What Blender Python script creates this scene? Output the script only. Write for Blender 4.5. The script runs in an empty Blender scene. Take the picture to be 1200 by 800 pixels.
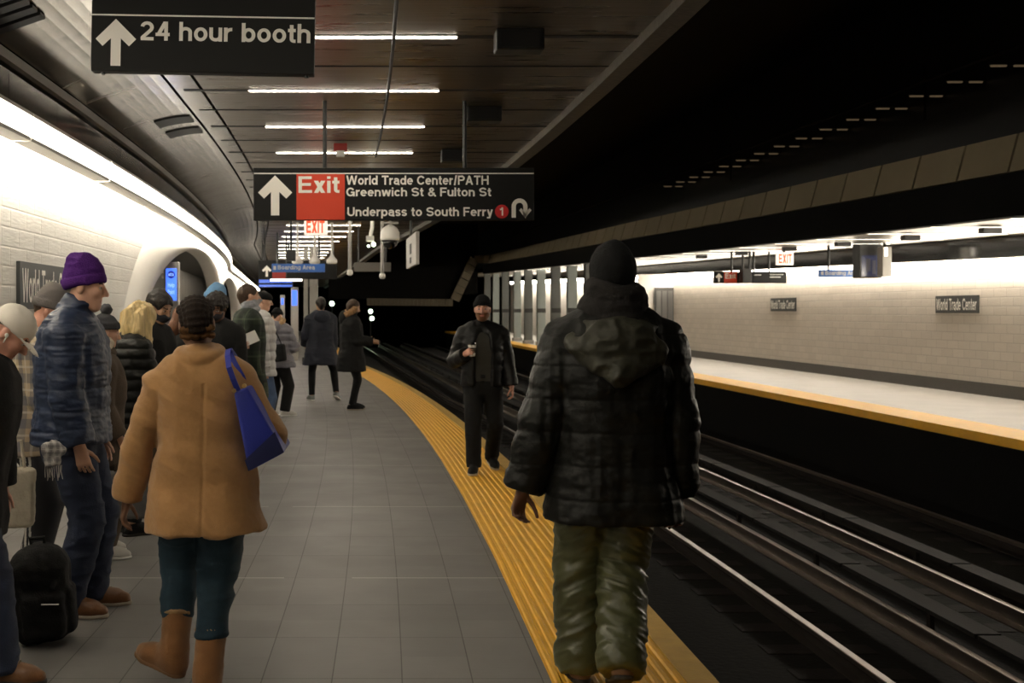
import bpy, bmesh, math, random
import numpy as np
from mathutils import Vector, Matrix

random.seed(7)
rng = np.random.default_rng(7)
COL = bpy.context.scene.collection
F = 1300.0            # focal length in pixels of the 1200 px wide frame
CU, CV, EYE = 426.0, 365.0, 1.6   # vanishing point of the platform, eye height

# ------------------------------------------------------------------ tagging
def tag(o, label=None, cat=None, group=None, kind=None):
    if label: o['label'] = label
    if cat: o['category'] = cat
    if group: o['group'] = group
    if kind: o['kind'] = kind
    return o

def empty(name, loc, rz=0.0):
    o = bpy.data.objects.new(name, None)
    o.location = loc; o.rotation_euler = (0, 0, rz); o.empty_display_size = 0.1
    COL.objects.link(o)
    return o

def copy_tree(o, parent=None):
    c = o.copy(); COL.objects.link(c)
    if parent is not None: c.parent = parent
    for ch in list(o.children): copy_tree(ch, c)
    return c

# ------------------------------------------------------------------ materials
MATS = {}
def M(name, col, rough=.6, metal=0.0, spec=.5, var=0.0, vscale=12, bump=0.0, bscale=120, emit=0.0, sheen=0.0,
      stretch=(1, 1, 1), detail=4, ecol=None, bdist=.01):
    if name in MATS: return MATS[name]
    m = bpy.data.materials.new(name); m.use_nodes = True
    nt = m.node_tree; N, L = nt.nodes, nt.links
    b = N['Principled BSDF']
    c4 = (*col, 1)
    b.inputs['Base Color'].default_value = c4
    b.inputs['Roughness'].default_value = rough
    b.inputs['Metallic'].default_value = metal
    b.inputs['Specular IOR Level'].default_value = spec
    if sheen: b.inputs['Sheen Weight'].default_value = sheen
    if emit:
        b.inputs['Emission Color'].default_value = (*(ecol or col), 1)
        b.inputs['Emission Strength'].default_value = emit
    if var or bump:
        tc = N.new('ShaderNodeTexCoord'); mp = N.new('ShaderNodeMapping')
        mp.inputs['Scale'].default_value = stretch
        L.new(tc.outputs['Object'], mp.inputs['Vector'])
    if var:
        nz = N.new('ShaderNodeTexNoise'); nz.inputs['Scale'].default_value = vscale
        nz.inputs['Detail'].default_value = detail
        L.new(mp.outputs['Vector'], nz.inputs['Vector'])
        mx = N.new('ShaderNodeMix'); mx.data_type = 'RGBA'
        mx.inputs[6].default_value = tuple(max(0, c * (1 - var)) for c in col) + (1,)
        mx.inputs[7].default_value = tuple(min(1, c * (1 + var)) for c in col) + (1,)
        L.new(nz.outputs['Fac'], mx.inputs[0]); L.new(mx.outputs[2], b.inputs['Base Color'])
    if bump:
        n2 = N.new('ShaderNodeTexNoise'); n2.inputs['Scale'].default_value = bscale
        n2.inputs['Detail'].default_value = 3
        L.new(mp.outputs['Vector'], n2.inputs['Vector'])
        bp = N.new('ShaderNodeBump'); bp.inputs['Strength'].default_value = bump
        bp.inputs['Distance'].default_value = bdist
        L.new(n2.outputs['Fac'], bp.inputs['Height']); L.new(bp.outputs['Normal'], b.inputs['Normal'])
    MATS[name] = m
    return m

def nodes_of(m): return m.node_tree.nodes, m.node_tree.links, m.node_tree.nodes['Principled BSDF']
def math_node(N, L, op, a, b=None, c=None):
    n = N.new('ShaderNodeMath'); n.operation = op
    for i, v in enumerate((a, b, c)):
        if v is None: continue
        if isinstance(v, (int, float)): n.inputs[i].default_value = v
        else: L.new(v, n.inputs[i])
    return n.outputs[0]
def mixcol(N, L, fac, a, b):
    n = N.new('ShaderNodeMix'); n.data_type = 'RGBA'
    for i, v in ((0, fac), (6, a), (7, b)):
        if isinstance(v, (tuple, list)): n.inputs[i].default_value = (*v, 1) if len(v) == 3 else v
        elif isinstance(v, (int, float)): n.inputs[i].default_value = v
        else: L.new(v, n.inputs[i])
    return n.outputs[2]

# ------------------------------------------------------------------ meshes
def mesh_obj(name, verts, faces, mat, parent=None, smooth=False, mats=None, midx=None):
    me = bpy.data.meshes.new(name)
    me.from_pydata([tuple(v) for v in verts], [], [tuple(f) for f in faces])
    if mats:
        for m in mats: me.materials.append(m)
        if midx is not None: me.polygons.foreach_set('material_index', np.asarray(midx, np.int32))
    elif mat: me.materials.append(mat)
    if smooth: me.polygons.foreach_set('use_smooth', np.ones(len(me.polygons), bool))
    me.update()
    o = bpy.data.objects.new(name, me); COL.objects.link(o)
    if parent is not None: o.parent = parent
    return o

def np_obj(name, V, Q, mat, parent=None, mats=None, midx=None, smooth=True):
    me = bpy.data.meshes.new(name)
    V = np.ascontiguousarray(V, np.float32); Q = np.ascontiguousarray(Q, np.int32)
    n, k = Q.shape
    me.vertices.add(len(V)); me.vertices.foreach_set('co', V.ravel())
    me.loops.add(n * k); me.loops.foreach_set('vertex_index', Q.ravel())
    me.polygons.add(n)
    me.polygons.foreach_set('loop_start', np.arange(0, n * k, k, dtype=np.int32))
    me.polygons.foreach_set('use_smooth', np.full(n, smooth, bool))
    for m in (mats or [mat]): me.materials.append(m)
    if midx is not None: me.polygons.foreach_set('material_index', np.ascontiguousarray(midx, np.int32))
    me.update(calc_edges=True); me.validate()
    o = bpy.data.objects.new(name, me); COL.objects.link(o)
    if parent is not None: o.parent = parent
    return o

class MB:
    """collects boxes, prisms, tubes ... and builds them as one mesh object"""
    def __init__(s): s.v, s.f, s.m, s.sm = [], [], [], []
    def add(s, vs, fs, mi=0):
        b = len(s.v); s.v += [tuple(v) for v in vs]
        for f in fs: s.f.append(tuple(b + i for i in f)); s.m.append(mi)
        return s
    def box(s, x0, x1, y0, y1, z0, z1, mi=0, bev=0.0):
        if bev > 0:
            bm = bmesh.new(); bmesh.ops.create_cube(bm, size=1)
            for v in bm.verts:
                v.co = Vector((x0 + (v.co.x + .5) * (x1 - x0), y0 + (v.co.y + .5) * (y1 - y0), z0 + (v.co.z + .5) * (z1 - z0)))
            bmesh.ops.bevel(bm, geom=bm.edges[:], offset=bev, segments=2, affect='EDGES', profile=.6)
            bm.verts.index_update()
            s.add([v.co for v in bm.verts], [[v.index for v in f.verts] for f in bm.faces], mi); bm.free()
            return s
        vs = [(x0, y0, z0), (x1, y0, z0), (x1, y1, z0), (x0, y1, z0), (x0, y0, z1), (x1, y0, z1), (x1, y1, z1), (x0, y1, z1)]
        fs = [(0, 3, 2, 1), (4, 5, 6, 7), (0, 1, 5, 4), (1, 2, 6, 5), (2, 3, 7, 6), (3, 0, 4, 7)]
        return s.add(vs, fs, mi)
    def tube(s, pts, r, n=10, mi=0, cap=True):
        pts = [Vector(p) for p in pts]; rs = r if isinstance(r, (list, tuple)) else [r] * len(pts)
        rings = []
        up = None
        for i, p in enumerate(pts):
            d = (pts[min(i + 1, len(pts) - 1)] - pts[max(i - 1, 0)]).normalized()
            if up is None: up = Vector((0, 0, 1)) if abs(d.z) < .9 else Vector((1, 0, 0))
            a = d.cross(up).normalized(); b = a.cross(d).normalized(); up = b
            rings.append([p + (a * math.cos(t) + b * math.sin(t)) * rs[i] for t in [2 * math.pi * j / n for j in range(n)]])
        vs = [v for rg in rings for v in rg]; fs = []
        for i in range(len(pts) - 1):
            for j in range(n):
                k = (j + 1) % n
                fs.append((i * n + j, i * n + k, (i + 1) * n + k, (i + 1) * n + j))
        if cap: fs.append(tuple(range(n - 1, -1, -1))); fs.append(tuple((len(pts) - 1) * n + j for j in range(n)))
        return s.add(vs, fs, mi)
    def lathe(s, c, prof, n=24, mi=0):
        vs, fs = [], []
        for (r, z) in prof:
            for j in range(n):
                t = 2 * math.pi * j / n; vs.append((c[0] + r * math.cos(t), c[1] + r * math.sin(t), c[2] + z))
        for i in range(len(prof) - 1):
            for j in range(n):
                k = (j + 1) % n; fs.append((i * n + j, i * n + k, (i + 1) * n + k, (i + 1) * n + j))
        fs.append(tuple(range(n - 1, -1, -1))); fs.append(tuple((len(prof) - 1) * n + j for j in range(n)))
        return s.add(vs, fs, mi)
    def sweep(s, prof, ys, fx, mi=0, cap=True, fz=None, closed=True):
        """prof: list of (x, z); fx(x, y) -> bent x; swept along y"""
        n = len(prof); vs, fs = [], []
        for y in ys:
            for (x, z) in prof: vs.append((fx(x, y), y, z if fz is None else z + fz(y)))
        m = n if closed else n - 1
        for i in range(len(ys) - 1):
            for j in range(m):
                k = (j + 1) % n; fs.append((i * n + j, (i + 1) * n + j, (i + 1) * n + k, i * n + k))
        if cap and closed: fs.append(tuple(range(n))); fs.append(tuple((len(ys) - 1) * n + j for j in range(n - 1, -1, -1)))
        return s.add(vs, fs, mi)
    def poly(s, pts, mi=0): return s.add(pts, [tuple(range(len(pts)))], mi)
    def plate(s, pts2, y0, y1, mi=0):
        """polygon in x,z extruded from y0 to y1"""
        n = len(pts2); vs = [(x, y0, z) for x, z in pts2] + [(x, y1, z) for x, z in pts2]
        fs = [tuple(range(n)), tuple(range(2 * n - 1, n - 1, -1))] + [(i, i + n, (i + 1) % n + n, (i + 1) % n) for i in range(n)]
        return s.add(vs, fs, mi)
    def build(s, name, mat, parent=None, smooth=False, mats=None):
        o = mesh_obj(name, s.v, s.f, mat, parent, smooth, mats, s.m if mats else None)
        bm = bmesh.new(); bm.from_mesh(o.data); bmesh.ops.recalc_face_normals(bm, faces=bm.faces); bm.to_mesh(o.data); bm.free()
        return o

def shade_auto(o, ang=40):
    me = o.data
    me.polygons.foreach_set('use_smooth', np.ones(len(me.polygons), bool))
    bm = bmesh.new(); bm.from_mesh(me)
    for e in bm.edges:
        if len(e.link_faces) == 2 and e.calc_face_angle(0) > math.radians(ang): e.smooth = False
    bm.to_mesh(me); bm.free()
    return o

# ------------------------------------------------------------------ lettering: an even-stroke grotesque drawn from strokes
TH = .172
def _arc(cx, cy, rx, ry, a0, a1, n=14):
    return [(cx + rx * math.cos(math.radians(a0 + (a1 - a0) * i / n)), cy + ry * math.sin(math.radians(a0 + (a1 - a0) * i / n))) for i in range(n + 1)]
def _glyphs(t):
    h = t / 2; X = .735; G = {}
    def O(cx, cy, w, ht): return ('C', _arc(cx, cy, w / 2 - h, ht / 2 - h, 0, 360, 28)[:-1])
    def S_(w, ht):
        ry = (ht - 2 * h) / 4; rx = w / 2 - h
        return ('L', _arc(w / 2, ht - h - ry, rx, ry, 15, 270, 18) + _arc(w / 2, h + ry, rx, ry, 90, -165, 18)[1:])
    L = lambda *p: ('L', list(p))
    D = lambda *p: ('D', p)
    bowl = lambda cx: O(cx, X / 2, .62, X)
    G['o'] = (.63, [O(.315, X / 2, .63, X)]); G['b'] = (.64, [L((h, 0), (h, 1)), bowl(.33)]); G['d'] = (.64, [L((.64 - h, 0), (.64 - h, 1)), bowl(.31)])
    G['p'] = (.64, [L((h, -.26), (h, X)), bowl(.33)])
    G['g'] = (.64, [L((.64 - h, X), (.64 - h, -.02), *_arc(.33, -.02, .31 - h, .24 - h, 0, -155, 10)[1:]), bowl(.31)])
    G['e'] = (.62, [L((h, .38), (.62 - h, .38), *_arc(.31, X / 2, .31 - h, X / 2 - h, 3, 318, 26)[1:])])
    G['c'] = (.58, [L(*_arc(.31, X / 2, .31 - h, X / 2 - h, 38, 322, 24))])
    G['a'] = (.60, [L(*_arc(.285, .50, .285 - h, X - h - .50, 165, 0, 14), (.57 - h, .12), (.60 - h, h * .5), (.61, .02)), L((.57 - h, .43), (.30, .425), *_arc(.26, .235 + h * .3, .26 - h, .19 - h * .3, 95, 270, 12), (.36, h), (.57 - h, .22))])
    arch = lambda: [(h, .40), *_arc(.30, .45, .30 - h, X - h - .45, 180, 0, 14), (.60 - h, 0)]
    G['h'] = (.60, [L((h, 0), (h, 1)), L(*arch())]); G['n'] = (.60, [L((h, 0), (h, X)), L(*arch())])
    G['u'] = (.60, [L((.60 - h, X), (.60 - h, 0)), L(*[(.60 - x, X - y) for x, y in arch()])])
    G['r'] = (.38, [L((h, 0), (h, X)), L((h, .36), *_arc(.36, .40, .36 - h, X - h - .40, 180, 92, 8), (.38, X - h))])
    G['i'] = (t, [L((h, 0), (h, X)), L((h, .85), (h, 1))]); G['l'] = (t, [L((h, 0), (h, 1))])
    G['t'] = (.36, [L((.17, .94), (.17, .2), *_arc(.30, .2, .13, .2 - h, 180, 270, 6)[1:], (.36, h)), L((0, X - h), (.36, X - h))])
    G['x'] = (.58, [D(0, 0, .58, X), D(.58, 0, 0, X)]); G['y'] = (.60, [D(.0, X, .30, 0.0), D(.60, X, .24, -.26), L((.02, -.26 + h), (.26, -.26 + h))])
    G['w'] = (.92, [D(0, X, .24, 0), D(.46, X, .24, 0), D(.46, X, .68, 0), D(.92, X, .68, 0)])
    G['s'] = (.54, [S_(.54, X)])
    G['W'] = (1.16, [D(0, 1, .30, 0), D(.58, 1, .30, 0), D(.58, 1, .86, 0), D(1.16, 1, .86, 0)])
    G['T'] = (.72, [L((0, 1 - h), (.72, 1 - h)), L((.36, 0), (.36, 1))])
    G['C'] = (.80, [L(*_arc(.42, .5, .42 - h, .5 - h, 32, 328, 26))])
    G['G'] = (.86, [L(*_arc(.42, .5, .42 - h, .5 - h, 32, 345, 26), (.84 - h, .46), (.46, .46)), L((.84 - h, .46), (.84 - h, 0))])
    G['S'] = (.74, [S_(.74, 1)])
    G['F'] = (.64, [L((h, 0), (h, 1)), L((h, 1 - h), (.64, 1 - h)), L((h, .5), (.58, .5))])
    G['E'] = (.68, [L((h, 0), (h, 1)), L((h, 1 - h), (.66, 1 - h)), L((h, .51), (.62, .51)), L((h, h), (.68, h))])
    G['P'] = (.72, [L((h, 0), (h, 1)), L((h, 1 - h), (.44, 1 - h), *_arc(.44, .71, .28 - h, .29 - h, 90, -90, 14), (h, .42 + h))])
    G['B'] = (.74, [L((h, 0), (h, 1)), L((h, 1 - h), (.42, 1 - h), *_arc(.43, .755, .26 - h, .245 - h, 90, -90, 12), (h, .51 + h * .4)), L((h, .51), (.44, .51), *_arc(.45, .27, .28 - h, .27 - h, 90, -90, 12), (h, h))])
    G['A'] = (.80, [D(0, 0, .40, 1), D(.80, 0, .40, 1), L((.18, .30), (.62, .30))])
    G['H'] = (.76, [L((h, 0), (h, 1)), L((.76 - h, 0), (.76 - h, 1)), L((h, .52), (.76 - h, .52))])
    G['U'] = (.74, [L((h, 1), (h, .36), *_arc(.37, .36, .37 - h, .36 - h, 180, 360, 16), (.74 - h, 1))])
    G['X'] = (.76, [D(0, 0, .76, 1), D(.76, 0, 0, 1)]); G['I'] = (t, [L((h, 0), (h, 1))])
    G['M'] = (.92, [L((h, 0), (h, 1)), L((.92 - h, 0), (.92 - h, 1)), D(h * 1.2, 1, .46, .1), D(.92 - h * 1.2, 1, .46, .1)])
    G['/'] = (.36, [D(-.02, -.06, .38, 1.04)])
    G['1'] = (.44, [L((.44 - h, 0), (.44 - h, 1)), L((.02, .74), (.20, .77), (.44 - h, .97))])
    G['2'] = (.62, [L(*_arc(.31, .69, .31 - h, .31 - h, 170, -38, 18), (h + .02, .16), (h, h)), L((.02, h), (.62, h))])
    G['4'] = (.66, [D(.0, .24, .47, 1), L((.0, .24 + h), (.66, .24 + h)), L((.49, 0), (.49, 1))])
    G['&'] = (.76, [L((.76, 0), (.24, .62), *_arc(.35, .76, .16, .24 - h, 205, -40, 16), (.20, .46), *_arc(.29, .27, .29 - h, .27 - h, 135, 325, 14), (.62, .42))])
    return G
def _ribbon(P, t, closed):
    P = [np.array(p, float) for p in P]; n = len(P); A, B = [], []
    for i in range(n):
        a = P[(i - 1) % n] if (closed or i > 0) else None; b = P[(i + 1) % n] if (closed or i < n - 1) else None
        d1 = unit(P[i] - a) if a is not None else unit(b - P[i]); d2 = unit(b - P[i]) if b is not None else d1
        n1 = np.array([-d1[1], d1[0]]); n2 = np.array([-d2[1], d2[0]]); m = unit(n1 + n2); k = t / 2 / max(.45, float(m @ n1))
        A.append(P[i] + m * k); B.append(P[i] - m * k)
    vs = A + B; fs = [(i, (i + 1) % n, n + (i + 1) % n, n + i) for i in range(n if closed else n - 1)]
    return vs, fs
def text_geo(s, bold=TH):
    G = _glyphs(bold); V, Fs = [], []; x = 0; k = 0
    for ch in s:
        if ch == ' ': x += .36; continue
        w, st = G[ch]
        for kind, p in st:
            if kind == 'D':
                x0, y0, x1, y1 = p; L = math.hypot(x1 - x0, y1 - y0); hw = bold * L / abs(y1 - y0) / 2
                ins = lambda q: min(max(q, hw), w - hw) if w > 2 * hw else q
                a, b = ins(x0), ins(x1)
                vs = [(a - hw, y0), (a + hw, y0), (b + hw, y1), (b - hw, y1)]; fs = [(0, 1, 2, 3)]
            else: vs, fs = _ribbon(p, bold, kind == 'C')
            o = len(V); k += 1; V += [(float(v[0]) + x, float(v[1]), k % 4) for v in vs]; Fs += [tuple(o + i for i in f) for f in fs]
        x += w + .085
    return np.array(V), Fs
def add_text(mb, s, x0, x1, z0, z1, place, bold=TH, mi=0, ref=None, out=(0, -1, 0)):
    """fits baseline..cap height to z0..z1 and the width to x0..x1; place(x, z) -> point"""
    V, Fs = text_geo(s, bold); lo, hi = V.min(0), V.max(0)
    out2 = [place(x0 + (v[0] - lo[0]) / (hi[0] - lo[0]) * (x1 - x0), z0 + v[1] * (z1 - z0)) for v in V]
    out_ = [tuple(c + .0007 * v[2] * q for c, q in zip(p, out)) for p, v in zip(out2, V)]
    mb.add(out_, Fs, mi)

# ------------------------------------------------------------------ distance-field modelling for figures and soft goods
def unit(v):
    v = np.asarray(v, float); return v / (np.linalg.norm(v) + 1e-12)

class SDF:
    def __init__(s, lo, hi, h):
        s.h = h; s.lo = np.asarray(lo, float)
        s.n = np.ceil((np.asarray(hi) - s.lo) / h).astype(int) + 1
        s.D = np.full(s.n, 1.0, np.float32)
        s.ax = [(s.lo[i] + h * np.arange(s.n[i])).astype(np.float32) for i in range(3)]
    def win(s, lo, hi):
        i0 = np.clip(np.floor((np.asarray(lo) - s.lo) / s.h).astype(int), 0, s.n)
        i1 = np.clip(np.ceil((np.asarray(hi) - s.lo) / s.h).astype(int) + 1, 0, s.n)
        sl = tuple(slice(a, b) for a, b in zip(i0, i1))
        g = (s.ax[0][sl[0]][:, None, None], s.ax[1][sl[1]][None, :, None], s.ax[2][sl[2]][None, None, :])
        return sl, g
    def merge(s, sl, d, k, op):
        D = s.D[sl]
        if D.size == 0: return
        if op == 'add':
            if k > 0:
                hh = np.clip(.5 + .5 * (D - d) / k, 0, 1)
                s.D[sl] = D + (d - D) * hh - k * hh * (1 - hh)
            else: s.D[sl] = np.minimum(D, d)
        elif op == 'sub':
            nd = -d
            if k > 0:
                hh = np.clip(.5 - .5 * (D - nd) / k, 0, 1)
                s.D[sl] = D + (nd - D) * hh + k * hh * (1 - hh)
            else: s.D[sl] = np.maximum(D, nd)
    def cone(s, a, b, ra, rb=None, k=.02, flat=None, op='add'):
        a = np.asarray(a, float); b = np.asarray(b, float); rb = ra if rb is None else rb
        m = max(ra, rb) + k + 2.5 * s.h
        if flat and flat[1] > 1: m = max(ra, rb) * flat[1] + k + 2.5 * s.h
        sl, (x, y, z) = s.win(np.minimum(a, b) - m, np.maximum(a, b) + m)
        ab = b - a; L2 = float(ab @ ab) + 1e-12
        px, py, pz = x - a[0], y - a[1], z - a[2]
        t = np.clip((px * ab[0] + py * ab[1] + pz * ab[2]) / L2, 0, 1)
        qx, qy, qz = px - t * ab[0], py - t * ab[1], pz - t * ab[2]
        sc = 1.0
        if flat:
            w = unit(flat[0]); f = 1 / flat[1] - 1
            dw = qx * w[0] + qy * w[1] + qz * w[2]
            qx = qx + f * dw * w[0]; qy = qy + f * dw * w[1]; qz = qz + f * dw * w[2]
            sc = min(1, flat[1])
        d = (np.sqrt(qx * qx + qy * qy + qz * qz) - (ra + (rb - ra) * t)) * (sc if sc > .5 else .5 + .5 * sc)
        s.merge(sl, d.astype(np.float32), k, op)
        return s
    def chain(s, pts, rs, k=.02, flat=None):
        for i in range(len(pts) - 1): s.cone(pts[i], pts[i + 1], rs[i], rs[i + 1], k, flat)
        return s
    def ell(s, c, r, R=None, k=.02, op='add'):
        c = np.asarray(c, float); r = np.asarray(r, float); m = r.max() + k + 2.5 * s.h
        sl, (x, y, z) = s.win(c - m, c + m)
        px, py, pz = x - c[0], y - c[1], z - c[2]
        if R is not None:
            R = np.asarray(R)
            px, py, pz = (px * R[0, 0] + py * R[1, 0] + pz * R[2, 0], px * R[0, 1] + py * R[1, 1] + pz * R[2, 1], px * R[0, 2] + py * R[1, 2] + pz * R[2, 2])
        k0 = np.sqrt((px / r[0]) ** 2 + (py / r[1]) ** 2 + (pz / r[2]) ** 2)
        k1 = np.sqrt((px / r[0] ** 2) ** 2 + (py / r[1] ** 2) ** 2 + (pz / r[2] ** 2) ** 2) + 1e-9
        s.merge(sl, (k0 * (k0 - 1) / k1).astype(np.float32), k, op)
        return s
    def rbox(s, c, hs, R=None, r=.01, k=.01, op='add'):
        c = np.asarray(c, float); m = float(np.linalg.norm(hs)) + r + k + 2.5 * s.h
        sl, (x, y, z) = s.win(c - m, c + m)
        px, py, pz = x - c[0], y - c[1], z - c[2]
        if R is not None:
            R = np.asarray(R)
            px, py, pz = (px * R[0, 0] + py * R[1, 0] + pz * R[2, 0], px * R[0, 1] + py * R[1, 1] + pz * R[2, 1], px * R[0, 2] + py * R[1, 2] + pz * R[2, 2])
        qx, qy, qz = np.abs(px) - (hs[0] - r), np.abs(py) - (hs[1] - r), np.abs(pz) - (hs[2] - r)
        d = np.sqrt(np.maximum(qx, 0) ** 2 + np.maximum(qy, 0) ** 2 + np.maximum(qz, 0) ** 2) + np.minimum(np.maximum(qx, np.maximum(qy, qz)), 0) - r
        s.merge(sl, d.astype(np.float32), k, op)
        return s
    def torus(s, c, R3, r, axis=(0, 0, 1), k=.01, sq=(1, 1)):
        """ring round axis; sq stretches along local x / y"""
        n = 20; ax = unit(axis); u = unit(np.cross(ax, (0, 1, 0) if abs(ax[1]) < .9 else (1, 0, 0))); u = -u if u[0] < 0 else u
        v = np.cross(ax, u)
        P = [np.asarray(c) + R3 * (u * math.cos(t) * sq[0] + v * math.sin(t) * sq[1]) for t in np.linspace(0, 2 * math.pi, n + 1)]
        for i in range(n): s.cone(P[i], P[i + 1], r, r, k)
        return s
    def cut(s, p, nrm, k=0.004, box=None):
        """keep the side nrm points away from"""
        p = np.asarray(p, float); n = unit(nrm)
        lo, hi = box if box else (s.lo - 1, s.lo + s.n * s.h + 1)
        sl, (x, y, z) = s.win(lo, hi)
        d = ((x - p[0]) * n[0] + (y - p[1]) * n[1] + (z - p[2]) * n[2]).astype(np.float32)
        D = s.D[sl]
        if D.size == 0: return s
        hh = np.clip(.5 - .5 * (D - d) / k, 0, 1)
        s.D[sl] = D + (d - D) * hh + k * hh * (1 - hh)
        return s
    def mesh(s):
        D = s.D; h = s.h
        D[0], D[-1], D[:, 0], D[:, -1], D[:, :, 0], D[:, :, -1] = 1, 1, 1, 1, 1, 1
        ins = (D < 0)
        u = ins.astype(np.uint8)
        c = u[:-1] + u[1:]; c = c[:, :-1] + c[:, 1:]; c = c[:, :, :-1] + c[:, :, 1:]
        idx = np.argwhere((c > 0) & (c < 8))
        cmap = np.full(c.shape, -1, np.int32); cmap[idx[:, 0], idx[:, 1], idx[:, 2]] = np.arange(len(idx))
        corners = [(i, j, k) for i in (0, 1) for j in (0, 1) for k in (0, 1)]
        val = {q: D[idx[:, 0] + q[0], idx[:, 1] + q[1], idx[:, 2] + q[2]] for q in corners}
        acc = np.zeros((len(idx), 3)); cnt = np.zeros(len(idx))
        for q in corners:
            for ax in range(3):
                if q[ax]: continue
                q2 = list(q); q2[ax] = 1; q2 = tuple(q2)
                a, b = val[q], val[q2]
                m = (a < 0) != (b < 0)
                t = np.where(m, a / np.where(m, a - b, 1), 0)
                P = np.tile(np.array(q, float), (len(idx), 1)); P[:, ax] = t
                acc += P * m[:, None]; cnt += m
        V = s.lo + h * (idx + acc / cnt[:, None])
        quads = []
        for ax in range(3):
            sl0 = [slice(1, -1)] * 3; sl1 = [slice(1, -1)] * 3
            sl0[ax] = slice(0, -1); sl1[ax] = slice(1, None)
            a = ins[tuple(sl0)]; b = ins[tuple(sl1)]
            e = np.argwhere(a != b)
            if len(e) == 0: continue
            fl = a[e[:, 0], e[:, 1], e[:, 2]]
            o = e.copy()
            for i in range(3):
                if i != ax: o[:, i] += 1
            b1, b2 = [(1, 2), (2, 0), (0, 1)][ax]
            def cell(d1, d2):
                p = o.copy(); p[:, b1] -= d1; p[:, b2] -= d2
                return cmap[p[:, 0], p[:, 1], p[:, 2]]
            q = np.stack([cell(1, 1), cell(0, 1), cell(0, 0), cell(1, 0)], 1)
            q[~fl] = q[~fl][:, ::-1]
            quads.append(q)
        return V, np.concatenate(quads)

def normals(V, Q):
    n = np.cross(V[Q[:, 2]] - V[Q[:, 0]], V[Q[:, 3]] - V[Q[:, 1]])
    N = np.zeros_like(V)
    for i in range(4):
        for j in range(3): N[:, j] += np.bincount(Q[:, i], n[:, j], len(V))
    return N / (np.linalg.norm(N, axis=1, keepdims=True) + 1e-12)

def relax(V, Q, it=2, w=.5):
    for _ in range(it):
        A = np.zeros_like(V); c = np.zeros(len(V))
        for i in range(4):
            for o in (1, 3):
                t = Q[:, (i + o) % 4]
                for j in range(3): A[:, j] += np.bincount(Q[:, i], V[t, j], len(V))
                c += np.bincount(Q[:, i], minlength=len(V))
        V = V * (1 - w) + w * A / np.maximum(c, 1)[:, None]
    return V

_T = rng.random((64, 64, 64)).astype(np.float32)
def vnoise(P):
    i = np.floor(P).astype(int); f = P - i; f = f * f * (3 - 2 * f)
    r = np.zeros(len(P))
    for a in (0, 1):
        for b in (0, 1):
            for c in (0, 1):
                w = (f[:, 0] if a else 1 - f[:, 0]) * (f[:, 1] if b else 1 - f[:, 1]) * (f[:, 2] if c else 1 - f[:, 2])
                r += w * _T[(i[:, 0] + a) & 63, (i[:, 1] + b) & 63, (i[:, 2] + c) & 63]
    return r * 2 - 1
def ridged(P): return 1 - 2 * np.abs(vnoise(P))
def fbm(P): return vnoise(P) + .5 * vnoise(P * 2.1 + 7) + .25 * vnoise(P * 4.3 + 3)
# ------------------------------------------------------------------ figures
def rotm(pitch=0, yaw=0, roll=0):
    """pitch: tips forward (+y goes down), yaw: turns left, roll: tips to the figure's right"""
    p, y, r = map(math.radians, (pitch, yaw, roll))
    Rx = np.array([[1, 0, 0], [0, math.cos(p), math.sin(p)], [0, -math.sin(p), math.cos(p)]])
    Rz = np.array([[math.cos(y), -math.sin(y), 0], [math.sin(y), math.cos(y), 0], [0, 0, 1]])
    Ry = np.array([[math.cos(r), 0, math.sin(r)], [0, 1, 0], [-math.sin(r), 0, math.cos(r)]])
    return Rz @ Rx @ Ry

LEV_M = [(.90, .165, .105, -.010), (1.0, .160, .105, 0), (1.12, .152, .105, 0), (1.25, .168, .115, 0), (1.36, .172, .108, -.005), (1.435, .145, .072, -.012)]
LEV_F = [(.90, .178, .112, -.018), (1.0, .165, .105, -.005), (1.12, .132, .095, 0), (1.25, .150, .120, .015), (1.36, .150, .098, 0), (1.425, .125, .066, -.010)]

SKINS = {'pale': (.62, .36, .25), 'rosy': (.60, .30, .21), 'olive': (.42, .235, .145), 'brown': (.20, .098, .055), 'dark': (.14, .062, .036)}
def skin_mats(sk, beard=None):
    c = SKINS[sk]
    return [M('skin_' + sk, c, .5, var=.12, vscale=30, bump=.08, bscale=300),
            M('lips_' + sk, (c[0] * .75, c[1] * .5, c[2] * .5), .45),
            M('eye_white', (.42, .38, .34), .3), M('iris_dark', (.02, .014, .01), .15),
            M('brow_' + (beard[0] if beard else 'dark'), beard[1] if beard else (.03, .02, .014), .8, bump=.5, bscale=300)]

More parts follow.
